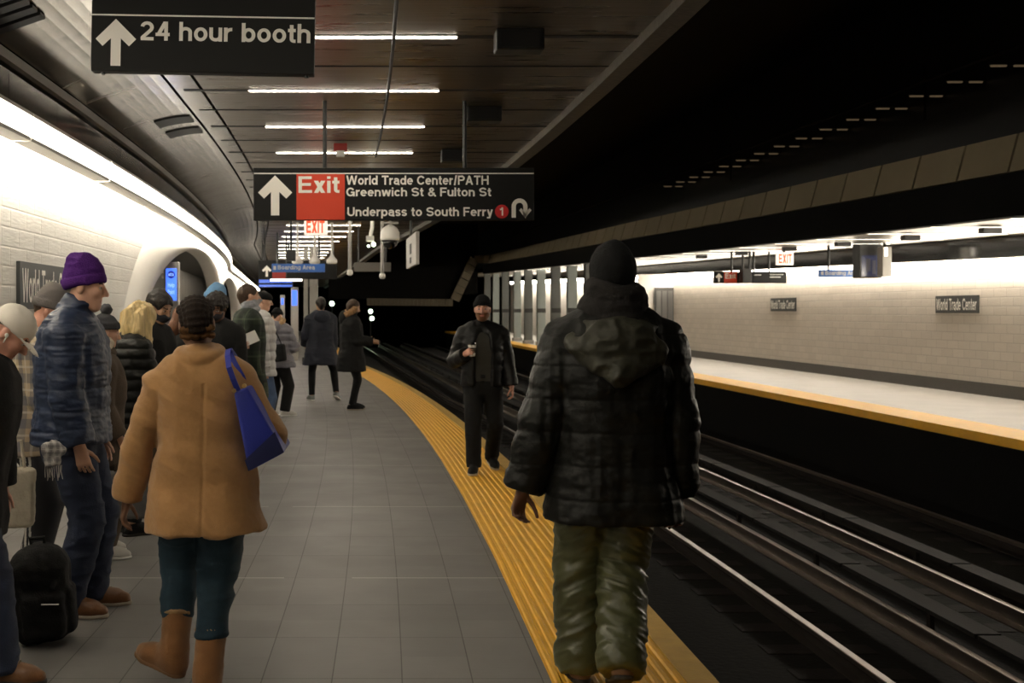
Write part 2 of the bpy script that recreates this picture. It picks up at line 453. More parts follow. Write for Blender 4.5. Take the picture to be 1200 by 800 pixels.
class Person:
    def __init__(s, name_label, xy, rz, H=1.75, fem=False, vox=.012, skin='pale', lean=0, roll=0, twist=0, head=(0, 0, 0),
                 L=None, R=None, feet=None, width=1.0, beard=None, beard_on=False, group=None, drop=0.0, neck=0.0, alen=1.0):
        s.s = H / 1.8; s.H = H; s.fem = fem; s.vox = vox; q = s.s
        s.W = width
        s.pel = np.array([0, 0, .93 * q - drop]); s.drop = drop
        s.RT = rotm(lean, twist, roll)
        s.RH = rotm(*head)
        sw = (.158 if fem else .178) * width
        s.sh = {'L': s.TP((-sw, -.005, 1.405)), 'R': s.TP((sw, -.005, 1.405))}
        s.neck = s.TP((0, -.012, 1.49))
        RN = rotm(lean * .5 + head[0] * .5, head[1] * .5, head[2])
        s.hc = s.neck + RN @ np.array([0, .022 + neck, .185]) * q
        s.arm, s.handdir = {}, {}
        s.handspec = {}
        for k, a in (('L', L), ('R', R)):
            a = a or dict(u=(-.1 if k == 'L' else .1, -.03, -1), f=(-.02 if k == 'L' else .02, .12, -1))
            u, f = unit(a['u']), unit(a['f'])
            e = s.sh[k] + u * .285 * q * alen; w = e + f * .255 * q * alen
            s.arm[k] = (s.sh[k], e, w); s.handdir[k] = unit(a.get('h', f)); s.handspec[k] = a
        feet = feet or {}
        s.leg, s.foot = {}, {}
        for k, sg in (('L', -1), ('R', 1)):
            ft = feet.get(k, {})
            an = np.array([ft.get('x', sg * .10), ft.get('y', 0.0), ft.get('z', 0.0)]) * np.array([1, 1, 1])
            an = an + np.array([0, 0, .085 * q])
            hip = s.pel + s.RY(np.array([sg * .092 * q, 0, -.02 * q]))
            l1, l2 = .425 * q, .425 * q
            d = an - hip; D = np.linalg.norm(d)
            if D > (l1 + l2) * .999: l1 = l2 = D / 2 * 1.002
            aa = (l1 * l1 - l2 * l2 + D * D) / (2 * D); h = math.sqrt(max(l1 * l1 - aa * aa, 0))
            fwd = unit(rotm(0, ft.get('kyaw', ft.get('yaw', -sg * 8))) @ np.array([0, 1, 0]))
            dn = d / D; bend = unit(fwd - dn * (fwd @ dn))
            kn = hip + dn * aa + bend * h
            s.leg[k] = (hip, kn, an); s.foot[k] = (an, rotm(ft.get('pitch', 0), ft.get('yaw', -sg * 8)))
        s.lev = LEV_F if fem else LEV_M
        s.build_body(name_label, xy, rz, skin, beard, beard_on, group)
    def RY(s, v): return v
    def TP(s, p):
        p = np.asarray(p, float) * s.s
        base = np.array([0, 0, .93 * s.s])
        return s.pel + s.RT @ (p - base)
    def HP(s, p): return s.hc + s.RH @ (np.asarray(p, float) * s.s)
    def slab(s, S, lev, t=0, k=.04, td=None):
        z, w, d, y = lev; q = s.s; td = t if td is None else td
        w = w * s.W * q + t; d = d * q + td; y = y
        c = lambda x: s.TP((x / q, y, z))
        if w > d: S.cone(c(-(w - d)), c(w - d), d, d, k)
        else: S.cone(c(-.001), c(.001), w, w, k, flat=(s.RT @ np.array([0, 1, 0]), d / w))
    def stack(s, S, levs, t=0, k=.05, td=None):
        zs = []
        for a, b in zip(levs[:-1], levs[1:]):
            n = max(1, int(math.ceil((b[0] - a[0]) / .06)))
            for i in range(n):
                f = i / n; s.slab(S, tuple(a[j] + (b[j] - a[j]) * f for j in range(4)), t, k, td)
        s.slab(S, levs[-1], t, k, td)
    def hand(s, S, k):
        q = s.s * .97; sp = s.handspec[k]; d = s.handdir[k]; w = s.arm[k][2]
        sg = -1 if k == 'L' else 1
        th = np.asarray(sp.get('thumb', (0, 1, .0)), float)
        th = unit(th - d * (th @ d))
        n = unit(np.cross(d, th)); inward = np.asarray(sp.get('palm', (-sg, 0, 0)), float)
        if n @ inward < 0: n = -n
        curl = sp.get('curl', .45)
        pc = w + d * .045 * q
        S.cone(w - d * .02, w + d * .035 * q, .027 * q, .026 * q, .012, flat=(n, .72))
        for off in (-.026, -.009, .009, .026):
            S.cone(w + d * .02 * q + th * off * .6 * q, w + d * .088 * q + th * off * q, .0165 * q, .0135 * q, .01, flat=(n, .9))
        if s.vox > .016: kf = .006
        else: kf = .003
        for off, ln, sp_ in ((.030, .074, .06), (.0105, .082, .015), (-.0105, .076, -.03), (-.029, .060, -.09)):
            b = w + d * .088 * q + th * off * q
            cur = unit(d + th * sp_)
            ang = 0
            for seg, (fr, rr) in enumerate(((.45, .0088), (.31, .0080), (.24, .0072))):
                ang += curl * (.55, .75, .5)[seg] * (1 + .25 * (.03 - off) / .06)
                dd = unit(cur * math.cos(ang) + n * math.sin(ang))
                e = b + dd * ln * fr * q
                S.cone(b, e, rr * q, (rr - .0006) * q, kf); b = e
        b = w + d * .025 * q + th * .02 * q + n * .006 * q
        for ln, rr, mixv in ((.045, .0125, (.72, .62, .35)), (.033, .0098, (.85, .42, .35)), (.027, .0085, (.92, .25, .3))):
            dd = unit(d * mixv[0] + th * mixv[1] + n * mixv[2] * (1 + curl))
            e = b + dd * ln * q
            S.cone(b, e, rr * q, (rr - .001) * q, .004); b = e
        s.handdata = getattr(s, 'handdata', {}); s.handdata[k] = (w, d, th, n)
    def head(s, S):
        q = s.s; R = s.RH; f = .97 if s.fem else 1.0
        e = lambda c, r, k=.015, op='add': S.ell(s.HP(c), np.asarray(r) * q, R, k, op)
        c = lambda a, b, ra, rb, k=.012, op='add': S.cone(s.HP(a), s.HP(b), ra * q, rb * q, k, op=op)
        e((0, -.014, .030), (.076 * f, .096, .086), .0)
        e((0, .026, -.035), (.060 * f, .068, .080), .03)
        c((-.02, .062, -.094), (.02, .062, -.094), .020, .020, .03)
        c((-.052, .0, -.062), (.0, .058, -.092), .018, .018, .03); c((.052, .0, -.062), (.0, .058, -.092), .018, .018, .03)
        c((-.036, .070, .031), (.036, .070, .031), .017, .017, .015)
        for x in (-1, 1):
            e((x * .040, .062, -.022), (.024, .024, .022), .02)
            e((x * .031, .101, .006), (.017, .014, .012), .012, 'sub')
            e((x * .031, .077, .004), (.0125, .0125, .0125), .003)
            c((x * .016, .0895, .0125), (x * .046, .080, .0105), .0045, .004, .003)
            e((x * .077 * f, -.008, -.008), (.010, .021, .032), .006)
            c((x * .0085, .101, -.033), (x * .0125, .094, -.034), .0075, .0065, .006)
        c((0, .088, .020), (0, .116, -.027), .0085, .0115, .010)
        c((-.018, .083, -.0585), (.018, .083, -.0585), .0075, .0075, .006); c((-.015, .083, -.070), (.015, .083, -.070), .0085, .0085, .006)
        c((-.022, .094, -.0645), (.022, .094, -.0645), .0016, .0016, .003, 'sub')
        S.cone(s.neck - s.RT @ np.array([0, 0, .04 * q]), s.HP((0, -.02, -.06)), .062 * q * (.85 if s.fem else 1), .053 * q * (.88 if s.fem else 1), .03)
    def bounds(s, pad=.16):
        P = [s.hc + np.array([0, 0, .15]), s.hc - np.array([.16, .16, 0]), s.hc + np.array([.16, .16, 0]), s.pel + np.array([.2, .15, 0]), s.pel - np.array([.2, .15, 0])]
        for k in 'LR':
            P += list(s.arm[k]) + [s.arm[k][2] + s.handdir[k] * .15] + list(s.leg[k]) + [s.leg[k][2] + s.foot[k][1] @ np.array([0, .2, -.1])]
        P = np.array(P); return P.min(0) - pad, P.max(0) + pad
    def build_body(s, label, xy, rz, skin, beard, beard_on, group):
        q = s.s; lo, hi = s.bounds(.09); S = SDF(lo, hi, s.vox)
        s.stack(S, s.lev, -.006)
        for k in 'LR':
            a = s.arm[k]; g = .9 if s.fem else 1
            S.cone(s.TP((0, 0, 1.40)), a[0], .075 * q, .055 * q * g, .03)
            S.chain(a, (.050 * q * g, .041 * q * g, .029 * q * g), .002)
            S.cone(a[1], a[1] + (a[2] - a[1]) * .5, .040 * q * g, .040 * q * g, .02)
            h, kn, an = s.leg[k]
            S.chain((h, kn, an), (.084 * q, .055 * q, .040 * q), .002)
            S.cone(kn + (an - kn) * .15, kn + (an - kn) * .55, .052 * q, .048 * q, .02)
            A, Rf = s.foot[k]
            S.cone(A + Rf @ np.array([0, -.02, -.05]) * q, A + Rf @ np.array([0, .12, -.058]) * q, .024 * q, .022 * q, .02)
            s.hand(S, k)
        s.head(S)
        V, Q = S.mesh(); V = relax(V, Q, 1, .35)
        mats = skin_mats(skin, beard)
        C = V[Q].mean(1); H = ((C - s.hc) @ s.RH) / q
        mi = np.zeros(len(Q), int)
        x, y, z = np.abs(H[:, 0]), H[:, 1], H[:, 2]
        face = (y > .04) & (z > -.13) & (z < .12) & (x < .09)
        mi[face & (x < .023 - np.abs(z + .0645) * .6) & (y > .078) & (z > -.077) & (z < -.052)] = 1
        ed = np.sqrt((x - .031) ** 2 + (y - .077) ** 2 + (z - .004) ** 2)
        eye = face & (ed < .0150) & (y > .080) & (np.abs(z - .0035) < .0075)
        mi[eye] = 2; mi[eye & (np.sqrt((x - .031) ** 2 + (z - .004) ** 2) < .0062)] = 3
        mi[face & (x > .011) & (x < .050) & (y > .066) & (z > .024) & (z < .034)] = 4
        if beard_on:
            b = (y > .005) & (z < -.030 - .25 * np.clip(.05 - y, 0, 1)) & (z > -.14) & (x < .09) & (mi != 1)
            b &= ~((z > -.045) & (x < .020) & (y > .085)) & ~((x > .022) & (z > -.035 - .0 * x) & (y > .05))
            mi[b] = 4
        s.root = np_obj('person', V, Q, None, mats=mats, midx=mi)
        s.root.location = (xy[0], xy[1], 0); s.root.rotation_euler = (0, 0, math.radians(rz))
        tag(s.root, label, 'person', group)
    # ---------------------------------------------------------------- garments
    def emit(s, name, S, mat, disp=None, it=1, mats=None, mfun=None, label=None, parent=None, w=.4):
        V, Q = S.mesh()
        if it: V = relax(V, Q, it, w)
        if disp is not None:
            N = normals(V, Q); V = V + N * disp(V, N)[:, None]
        midx = mfun(V[Q].mean(1)) if mfun else None
        o = np_obj(name, V, Q, mat, parent or s.root, mats=mats, midx=midx)
        if label: o['label'] = label
        return o
    def seg_param(s, V, arm_r=.085):
        """0 torso / 1 arms, and the length along it"""
        par = V[:, 2].copy(); isarm = np.zeros(len(V), bool)
        for k in 'LR':
            a, e, w = s.arm[k]
            acc = 0
            for p, r in ((a, e), (e, w)):
                ab = r - p; L = np.linalg.norm(ab)
                t = ((V - p) @ ab) / (L * L); tc = np.clip(t, 0, 1)
                dd = np.linalg.norm(V - p - tc[:, None] * ab, axis=1)
                m = (dd < arm_r) & ((t > .18) | (acc > 0))
                par[m] = 3 + acc + t[m] * L; isarm |= m
                acc += L
        return par, isarm
    def puff(s, amp, sp, fold=.004, fs=14, phase=0, seam=.5):
        def f(V, N):
            par, arm = s.seg_param(V)
            b = np.abs(np.sin(math.pi * (par + phase) / sp)) ** seam
            return amp * (b - 1) + fold * fbm(V * np.array([fs, fs, fs * 2.2]) + 5) + fold * .7 * ridged(V * np.array([fs * 1.8, fs * 1.8, fs * .8]) + 11)
        return f
    def folds(s, amp, sc=(9, 9, 14), seed=0, ridge=.6):
        def f(V, N):
            P = V * np.asarray(sc, float)
            return amp * ((1 - ridge) * fbm(P + seed) + ridge * ridged(P * .8 + seed + 20))
        return f
    def jacket(s, mat, t=.03, ts=.022, hem=.80, disp=None, levs=(), collar=(.07, .022, 1.50), opening=None, name='jacket', cuff=1.0, vox=None,
               td=None, hood=None, sleeves='LR', extra=None, cuff_r=.036, mats=None, mfun=None, label=None, shoulder=.058, hemcut=True, relaxn=2):
        q = s.s; vox = vox or s.vox; lo, hi = s.bounds(.16); lo[2] = max(lo[2], hem * q - s.drop - .05); S = SDF(lo, hi, vox)
        lv = [l for l in s.lev if l[0] > hem - .08]
        lv = sorted(list(levs) + lv)
        s.stack(S, lv, t, .05, td)
        S.cone(s.TP((-.11 * s.W, -.01, 1.44)), s.TP((.11 * s.W, -.01, 1.44)), .062 * q + t * .6, None, .03)
        S.cone(s.TP((0, -.01, 1.45)), s.TP((0, -.012, 1.50)), .078 * q + t * .5, .066 * q + t * .4, .03)
        for k in 'LR':
            a, e, w = s.arm[k]
            S.cone(s.TP((.09 * s.W * (-1 if k == 'L' else 1), -.01, 1.40)), a, .075 * q + t * .5, shoulder * q + ts, .03)
        if opening: opening(S, s)
        if hemcut:
            c = s.TP((0, 0, hem)) if hem > .93 else np.array([0, 0, hem * q - s.drop])
            S.cut(c, (0, 0, -1), .004, box=(lo - .1, np.array([hi[0] + .1, hi[1] + .1, hem * q + .12])))
        for k in sleeves:
            a, e, w = s.arm[k]
            A = SDF(np.min([a, e, w], 0) - .16, np.max([a, e, w], 0) + .16, vox)
            end = w + unit(w - e) * .06
            A.chain((a, e, end), (shoulder * q + ts, .048 * q + ts, cuff_r * q + ts), .002)
            A.cut(w - unit(w - e) * .005, unit(w - e), .006)
            # bring the sleeve into the coat's own grid
            o = np.round((A.lo - S.lo) / vox).astype(int)
            B = SDF(S.lo + o * vox, S.lo + (o + A.n - 1) * vox - 1e-6, vox); B.D = np.full(B.n, 1.0, np.float32)
            B.chain((a, e, end), (shoulder * q + ts, .048 * q + ts, cuff_r * q + ts), .002)
            B.cut(w - unit(w - e) * .005, unit(w - e), .006)
            i0 = np.maximum(o, 0); i1 = np.minimum(o + B.n, S.n); j0 = i0 - o; j1 = i1 - o
            sl = tuple(slice(x, y) for x, y in zip(i0, i1)); sb = tuple(slice(x, y) for x, y in zip(j0, j1))
            D, d = S.D[sl], B.D[sb]; kk = .012
            hh = np.clip(.5 + .5 * (D - d) / kk, 0, 1); S.D[sl] = D + (d - D) * hh - kk * hh * (1 - hh)
        if collar:
            R_, r_, z_ = collar
            S.torus(s.TP((0, -.008, z_)), R_ * q, r_ * q, s.RT @ np.array([0, -.25, 1]), .012, sq=(1, .95))
        if extra: extra(S, s)
        return s.emit(name, S, mat, disp, relaxn, mats, mfun, label)
    def trousers(s, mat, t=.014, top=1.02, flare=(0, .004, .016), hem=.075, disp=None, vox=None, name='trousers', mats=None, mfun=None, label=None, ktight=1.0, seat=0.0):
        q = s.s; vox = vox or s.vox; lo, hi = s.bounds(.10); hi[2] = top * q + .12; S = SDF(lo, hi, vox)
        lv = [l for l in s.lev if l[0] < top + .05]
        lv = [(.84, lv[0][1] * .97, lv[0][2], lv[0][3])] + lv
        s.stack(S, lv, t * .8, .04)
        for k in 'LR':
            h, kn, an = s.leg[k]
            S.cone(h, kn, .090 * q + t + flare[0], .058 * q * ktight + t + flare[1], .03)
            S.cone(kn, an, .058 * q * ktight + t + flare[1], .038 * q + t + flare[2], .002)
            S.cone(kn + (an - kn) * .12, kn + (an - kn) * .5, .050 * q + t, .048 * q + t, .02)
            A, Rf = s.foot[k]; dn = unit(an - kn)
            S.cut(an + dn * (.085 * q - hem), dn, .006, box=(an - .14, an + .14))
        S.cut(s.TP((0, 0, top)), (0, 0, 1), .006)
        return s.emit(name, S, mat, disp, 2, mats, mfun, label)
    def shoes(s, mat, solemat, boot=0.0, bulk=1.0, vox=None, laces=None, name='shoe', cuffmat=None, sole_h=.022, which='LR'):
        q = s.s; vox = vox or min(s.vox, .008)
        for k in which:
            A, R = s.foot[k]; P = lambda y, z, x=0: A + R @ (np.array([x, y, z]) * q)
            lo = A - .26; hi = A + .26; hi[2] = A[2] + .1 + boot; S = SDF(lo, hi, vox)
            b = bulk; g = -.085
            S.cone(P(-.028, g + .035), P(.13, g + .034), .036 * b * q, .041 * b * q, .02)
            S.cone(P(.13, g + .034), P(.172, g + .030), .041 * b * q, .031 * b * q, .02)
            S.cone(P(0, .01 + min(boot, .02)), P(-.022, g + .045), .043 * b * q, .037 * b * q, .02)
            S.cone(P(.012, 0), P(.12, g + .04), .043 * b * q, .034 * b * q, .03)
            if boot:
                kn = s.leg[k][1]; up = unit(kn - A)
                S.cone(P(-.005, -.02), A + up * boot, .050 * b * q, .056 * b * q, .03)
                S.cut(A + up * boot, up, .006)
            else:
                S.cut(P(0, .012), R @ np.array([0, -.15, 1]), .006)
            S.cut(P(0, g + sole_h * .6), R @ np.array([0, 0, -1]), .004)
            o = s.emit(name, S, mat, s.folds(.0025 if boot else .0012, (30, 30, 30)), 1)
            T = SDF(lo, hi, vox)
            T.cone(P(-.03, g + .012), P(.13, g + .012), .038 * b * q, .044 * b * q, .02)
            T.cone(P(.13, g + .012), P(.176, g + .012), .044 * b * q, .032 * b * q, .02)
            T.cut(P(0, g + sole_h), R @ np.array([0, 0, 1]), .003); T.cut(P(0, g), R @ np.array([0, 0, -1]), .003)
            s.emit('sole', T, solemat, None, 0, parent=o)
            if laces:
                m = MB()
                for i in range(4):
                    y = .045 + i * .018; z = .002 - i * .0125 + .043 * b - .006
                    m.tube([P(y, z - .012, -.024), P(y + .004, z + .004, 0), P(y, z - .012, .024)], .003, 6)
                m.build('lace', laces, o)
            if cuffmat and boot:
                C = SDF(lo, hi, vox); kn = s.leg[k][1]; up = unit(kn - A); c = A + up * boot
                C.torus(c, .053 * b * q, .009, up, .006); s.emit('fleece_trim', C, cuffmat, s.folds(.003, (80, 80, 80)), 0, parent=o)
    # ---------------------------------------------------------------- head gear
    def hbox(s, pad=.2): return s.hc - pad, s.hc + pad
    def hair(s, mat, vol=1.0, back=-.075, disp=None, extra=None, vox=None, face=.0, name='hair', ears=True):
        vox = vox or min(s.vox, .008); q = s.s; lo, hi = s.hbox(.26); lo[2] -= .15; S = SDF(lo, hi, vox)
        S.ell(s.HP((0, -.020, .036)), np.array([.083, .104, .093]) * q * vol, s.RH, 0)
        hk = .72 if vol < .95 else 1
        S.cone(s.HP((0, -.07 * hk, -.0)), s.HP((0, -.062 * hk, back + .02)), .055 * q * hk, .045 * q * hk, .03)
        S.ell(s.HP((0, .105 + face, -.035)), np.array([.078, .085, .105]) * q, s.RH, .015, 'sub')
        S.cut(s.HP((0, 0, back)), s.RH @ np.array([0, .3, -1]), .01)
        if ears:
            for x in (-1, 1): S.ell(s.HP((x * .085, .022, -.03)), np.array([.03, .042, .045]) * q, s.RH, .01, 'sub')
        if extra: extra(S, s)
        return s.emit(name, S, mat, disp or s.folds(.006, (40, 40, 26)), 1)
    def beanie(s, mat, tall=0.0, low=.0, cuff=True, fit=1.0, name='beanie', pom=None, tilt=.24, disp=None, vox=None, slouch=0.0, label=None):
        vox = vox or min(s.vox, .007); q = s.s; lo, hi = s.hbox(.24); S = SDF(lo, hi, vox)
        S.ell(s.HP((0, -.014, .038 + tall * .3)), np.array([.0875 * fit, .107 * fit, .098 + tall]) * q, s.RH, 0)
        if tall or slouch: S.cone(s.HP((0, -.02 - slouch, .09 + tall)), s.HP((0, -.045 - slouch, .105 + tall)), .05 * q, .03 * q, .05)
        n = s.RH @ unit((0, tilt, -1)); p = s.HP((0, 0, .018 - low))
        S.cut(p, n, .006)
        if cuff:
            C = SDF(lo, hi, vox)
            C.ell(s.HP((0, -.014, .036)), np.array([.0955 * fit, .1155 * fit, .104]) * q, s.RH, 0)
            C.cut(p - n * -.0, n, .008); C.cut(p - n * .052, -n, .012)
            S.D = np.minimum(S.D, C.D)
        o = s.emit(name, S, mat, disp or s.folds(.004, (22, 22, 30)), 1, label=label)
        if pom:
            T = SDF(lo, hi, vox); T.ell(s.HP((0, -.03, .165 + tall)), np.array([.042] * 3) * q, None, 0)
            s.emit('pompom', T, pom, s.folds(.008, (60, 60, 60)), 0, parent=o)
        return o
    def capdome(s, mat, brim=True, name='cap', label=None, flat=False, tilt=.05, low=.0, brimlen=.075):
        vox = min(s.vox, .007); q = s.s; lo, hi = s.hbox(.26); S = SDF(lo, hi, vox)
        S.ell(s.HP((0, -.014, .040)), np.array([.086 if not flat else .1, .106 if not flat else .122, .092 if not flat else .075]) * q, s.RH, 0)
        S.cut(s.HP((0, 0, .025 - low)), s.RH @ unit((0, tilt, -1)), .005)
        o = s.emit(name, S, mat, s.folds(.003, (25, 25, 25)), 1, label=label)
        if brim:
            B = SDF(lo, hi, vox)
            up = s.RH @ unit((0, .12, 1))
            B.cone(s.HP((0, .05, .034 - low)), s.HP((0, .07 + brimlen, .026 - low)), .080 * q, .068 * q, 0, flat=(up, .10))
            B.cut(s.HP((0, .055, 0)), s.RH @ np.array([0, -1, 0]), .004)
            s.emit('brim', B, mat, None, 1, parent=o)
        return o
    def mask(s, mat, name='face_mask', big=1.0):
        vox = min(s.vox, .006); q = s.s; lo, hi = s.hbox(.18); S = SDF(lo, hi, vox)
        S.ell(s.HP((0, .032, -.052)), np.array([.066, .086, .060 * big]) * q, s.RH, 0)
        S.cone(s.HP((0, .09, -.02)), s.HP((0, .118, -.035)), .016 * q, .02 * q, .02)
        S.cut(s.HP((0, .012, 0)), s.RH @ np.array([0, -1, 0]), .004); S.cut(s.HP((0, 0, -.016)), s.RH @ unit((0, .1, 1)), .006)
        return s.emit(name, S, mat, s.folds(.002, (20, 20, 60)), 1)
    def scarf(s, mat, R=.085, r=.035, z=1.50, n=2, disp=None, name='scarf', front=.02, up=.045, extra=None, vox=None, sq=(1, 1)):
        vox = vox or min(s.vox, .008); q = s.s; c = s.TP((0, front, z)); S = SDF(c - .32, c + .36, vox)
        for i in range(n):
            S.torus(s.TP((0, front - .01 * i, z + i * up)), (R - i * .008) * q, r * q * (1 - .1 * i), s.RT @ unit((.1 * (-1) ** i, -.25, 1)), .012, sq=sq)
        if extra: extra(S, s)
        return s.emit(name, S, mat, disp or s.folds(.005, (22, 22, 34)), 1)
    def fur_hood(s, mat, furmat, z=1.46, back=-.13, w=.13, vox=None, furr=.035, name='hood', fsize=1.0):
        vox = vox or s.vox; q = s.s; c = s.TP((0, -.05, z)); S = SDF(c - .34, c + .34, vox)
        S.ell(s.TP((0, back, z - .04)), np.array([w, .075, .125]) * q, s.RT, 0)
        S.torus(s.TP((0, -.03, z + .015)), .10 * q, .038 * q, s.RT @ unit((0, -.4, 1)), .03, sq=(1.1, .95))
        o = s.emit(name, S, mat, s.folds(.006, (16, 16, 16)), 1)
        if furmat is not None:
            T = SDF(c - .34, c + .34, vox); q2 = q * fsize
            T.torus(s.TP((0, -.035, z + .06)), .125 * q2, furr * q2, s.RT @ unit((0, -.75, 1)), .01, sq=(1.05, .85))
            s.emit('fur_trim', T, furmat, lambda V, N: .016 * np.abs(vnoise(V * 60)) + .012 * vnoise(V * 28), 0, parent=o)
        return o
# ------------------------------------------------------------------ place
def bx(x, y):
    c = np.interp(x, [-10, 1.6, 5, 8, 10, 14], [.0027, .0027, .0015, .0008, .0005, .0004])
    g = (y - 9) ** 2 if y < 33 else 576 + 26 * (y - 33)
    return float(x - c * g)
def at(u, v, Y): return ((u - CU) * Y / F, Y, EYE - (v - CV) * Y / F)
def frange(a, b, d): n = max(1, int(round((b - a) / d))); return [a + (b - a) * i / n for i in range(n + 1)]
SLOPE = lambda y: .02 * (y - 20)

# --- materials of the setting
def floor_material():
    m = M('platform_tile', (.2, .19, .18), .42, spec=.4); N, L, b = nodes_of(m)
    tc = N.new('ShaderNodeTexCoord'); sp = N.new('ShaderNodeSeparateXYZ'); L.new(tc.outputs['Object'], sp.inputs[0])
    mt = lambda op, a, c=None, d=None: math_node(N, L, op, a, c, d)
    dy = mt('SUBTRACT', sp.outputs[1], 9.0)
    xs = mt('MULTIPLY_ADD', mt('MULTIPLY', dy, dy), .0027, sp.outputs[0])
    tx = mt('DIVIDE', mt('ADD', xs, .09 + 30.5), .305); ty = mt('DIVIDE', mt('ADD', sp.outputs[1], 61 - 6.67), .61)
    def line(t, w):
        f = mt('FRACT', t); d = mt('MINIMUM', f, mt('SUBTRACT', 1.0, f)); return mt('LESS_THAN', d, w)
    lx = line(tx, .009); ly = line(ty, .006)
    cb = N.new('ShaderNodeCombineXYZ'); L.new(mt('FLOOR', tx), cb.inputs[0]); L.new(mt('FLOOR', mt('MULTIPLY', ty, 2.0)), cb.inputs[1])
    wn = N.new('ShaderNodeTexWhiteNoise'); L.new(cb.outputs[0], wn.inputs['Vector'])
    nz = N.new('ShaderNodeTexNoise'); nz.inputs['Scale'].default_value = 2.2; nz.inputs['Detail'].default_value = 6; L.new(tc.outputs['Object'], nz.inputs['Vector'])
    # fine streaks across the tiles
    mp = N.new('ShaderNodeMapping'); mp.inputs['Scale'].default_value = (2, 40, 1); L.new(tc.outputs['Object'], mp.inputs[0])
    n2 = N.new('ShaderNodeTexNoise'); n2.inputs['Scale'].default_value = 2.5; n2.inputs['Detail'].default_value = 4; L.new(mp.outputs[0], n2.inputs['Vector'])
    base = mixcol(N, L, wn.outputs['Value'], (.215, .205, .193), (.26, .246, .232))
    base = mixcol(N, L, mt('MULTIPLY', nz.outputs['Fac'], .55), base, (.175, .168, .16))
    base = mixcol(N, L, mt('MULTIPLY', n2.outputs['Fac'], .35), base, (.13, .125, .12))
    n3 = N.new('ShaderNodeTexNoise'); n3.inputs['Scale'].default_value = 1.3; L.new(tc.outputs['Object'], n3.inputs['Vector'])
    base = mixcol(N, L, mt('MULTIPLY', ly, mt('MULTIPLY', n3.outputs['Fac'], 1.2)), base, (.07, .065, .06))
    base = mixcol(N, L, mt('MULTIPLY', lx, .85), base, (.055, .05, .046))
    lw = line(mt('DIVIDE', mt('ADD', sp.outputs[1], 244 - 6.67), 2.44), .0035)
    lw = mt('MULTIPLY', lw, mt('GREATER_THAN', n3.outputs['Fac'], .40))
    base = mixcol(N, L, mt('MULTIPLY', lw, .8), base, (.5, .48, .44))
    L.new(base, b.inputs['Base Color'])
    r = mt('MULTIPLY_ADD', nz.outputs['Fac'], .25, .32); L.new(r, b.inputs['Roughness'])
    return m
def block_material(name, col, mort, axis_y=True, bw=.41, bh=.15):
    m = M(name, col, .7); N, L, b = nodes_of(m)
    tc = N.new('ShaderNodeTexCoord'); sp = N.new('ShaderNodeSeparateXYZ'); L.new(tc.outputs['Object'], sp.inputs[0])
    cb = N.new('ShaderNodeCombineXYZ'); L.new(sp.outputs[1 if axis_y else 0], cb.inputs[0]); L.new(sp.outputs[2], cb.inputs[1])
    br = N.new('ShaderNodeTexBrick'); br.inputs['Scale'].default_value = 1
    br.inputs['Brick Width'].default_value = bw; br.inputs['Row Height'].default_value = bh; br.inputs['Mortar Size'].default_value = .010
    br.inputs['Mortar Smooth'].default_value = .6
    br.inputs['Color1'].default_value = (*col, 1); br.inputs['Color2'].default_value = (*[c * .88 for c in col], 1); br.inputs['Mortar'].default_value = (*mort, 1)
    L.new(cb.outputs[0], br.inputs['Vector'])
    nz = N.new('ShaderNodeTexNoise'); nz.inputs['Scale'].default_value = 1.6; nz.inputs['Detail'].default_value = 5; L.new(tc.outputs['Object'], nz.inputs['Vector'])
    mp = N.new('ShaderNodeMapping'); mp.inputs['Scale'].default_value = (6, 6, 45); L.new(tc.outputs['Object'], mp.inputs[0])
    n2 = N.new('ShaderNodeTexNoise'); n2.inputs['Scale'].default_value = 1.2; n2.inputs['Detail'].default_value = 5; L.new(mp.outputs[0], n2.inputs['Vector'])
    c1 = mixcol(N, L, math_node(N, L, 'MULTIPLY', nz.outputs['Fac'], .35), br.outputs['Color'], tuple(c * .72 for c in col))
    c1 = mixcol(N, L, math_node(N, L, 'MULTIPLY', n2.outputs['Fac'], .45), c1, tuple(c * .66 for c in col))
    L.new(c1, b.inputs['Base Color'])
    bp = N.new('ShaderNodeBump'); bp.inputs['Strength'].default_value = .35; bp.inputs['Distance'].default_value = .010
    h = math_node(N, L, 'MULTIPLY_ADD', n2.outputs['Fac'], .8, math_node(N, L, 'SUBTRACT', 1.0, br.outputs['Fac']))
    L.new(h, bp.inputs['Height']); L.new(bp.outputs['Normal'], b.inputs['Normal'])
    return m
def metal_streak(name, col, rough, sc=(1.0, 9, 1), bump=.12, var=.35, metal=1.0):
    m = M(name, col, rough, metal); N, L, b = nodes_of(m)
    tc = N.new('ShaderNodeTexCoord'); mp = N.new('ShaderNodeMapping'); mp.inputs['Scale'].default_value = sc; L.new(tc.outputs['Object'], mp.inputs[0])
    nz = N.new('ShaderNodeTexNoise'); nz.inputs['Scale'].default_value = 1.2; nz.inputs['Detail'].default_value = 5; L.new(mp.outputs[0], nz.inputs['Vector'])
    L.new(mixcol(N, L, nz.outputs['Fac'], tuple(c * (1 - var) for c in col), tuple(c * (1 + var) for c in col)), b.inputs['Base Color'])
    L.new(math_node(N, L, 'MULTIPLY_ADD', nz.outputs['Fac'], .25, rough - .1), b.inputs['Roughness'])
    bp = N.new('ShaderNodeBump'); bp.inputs['Strength'].default_value = bump; bp.inputs['Distance'].default_value = .03
    L.new(nz.outputs['Fac'], bp.inputs['Height']); L.new(bp.outputs['Normal'], b.inputs['Normal'])
    return m

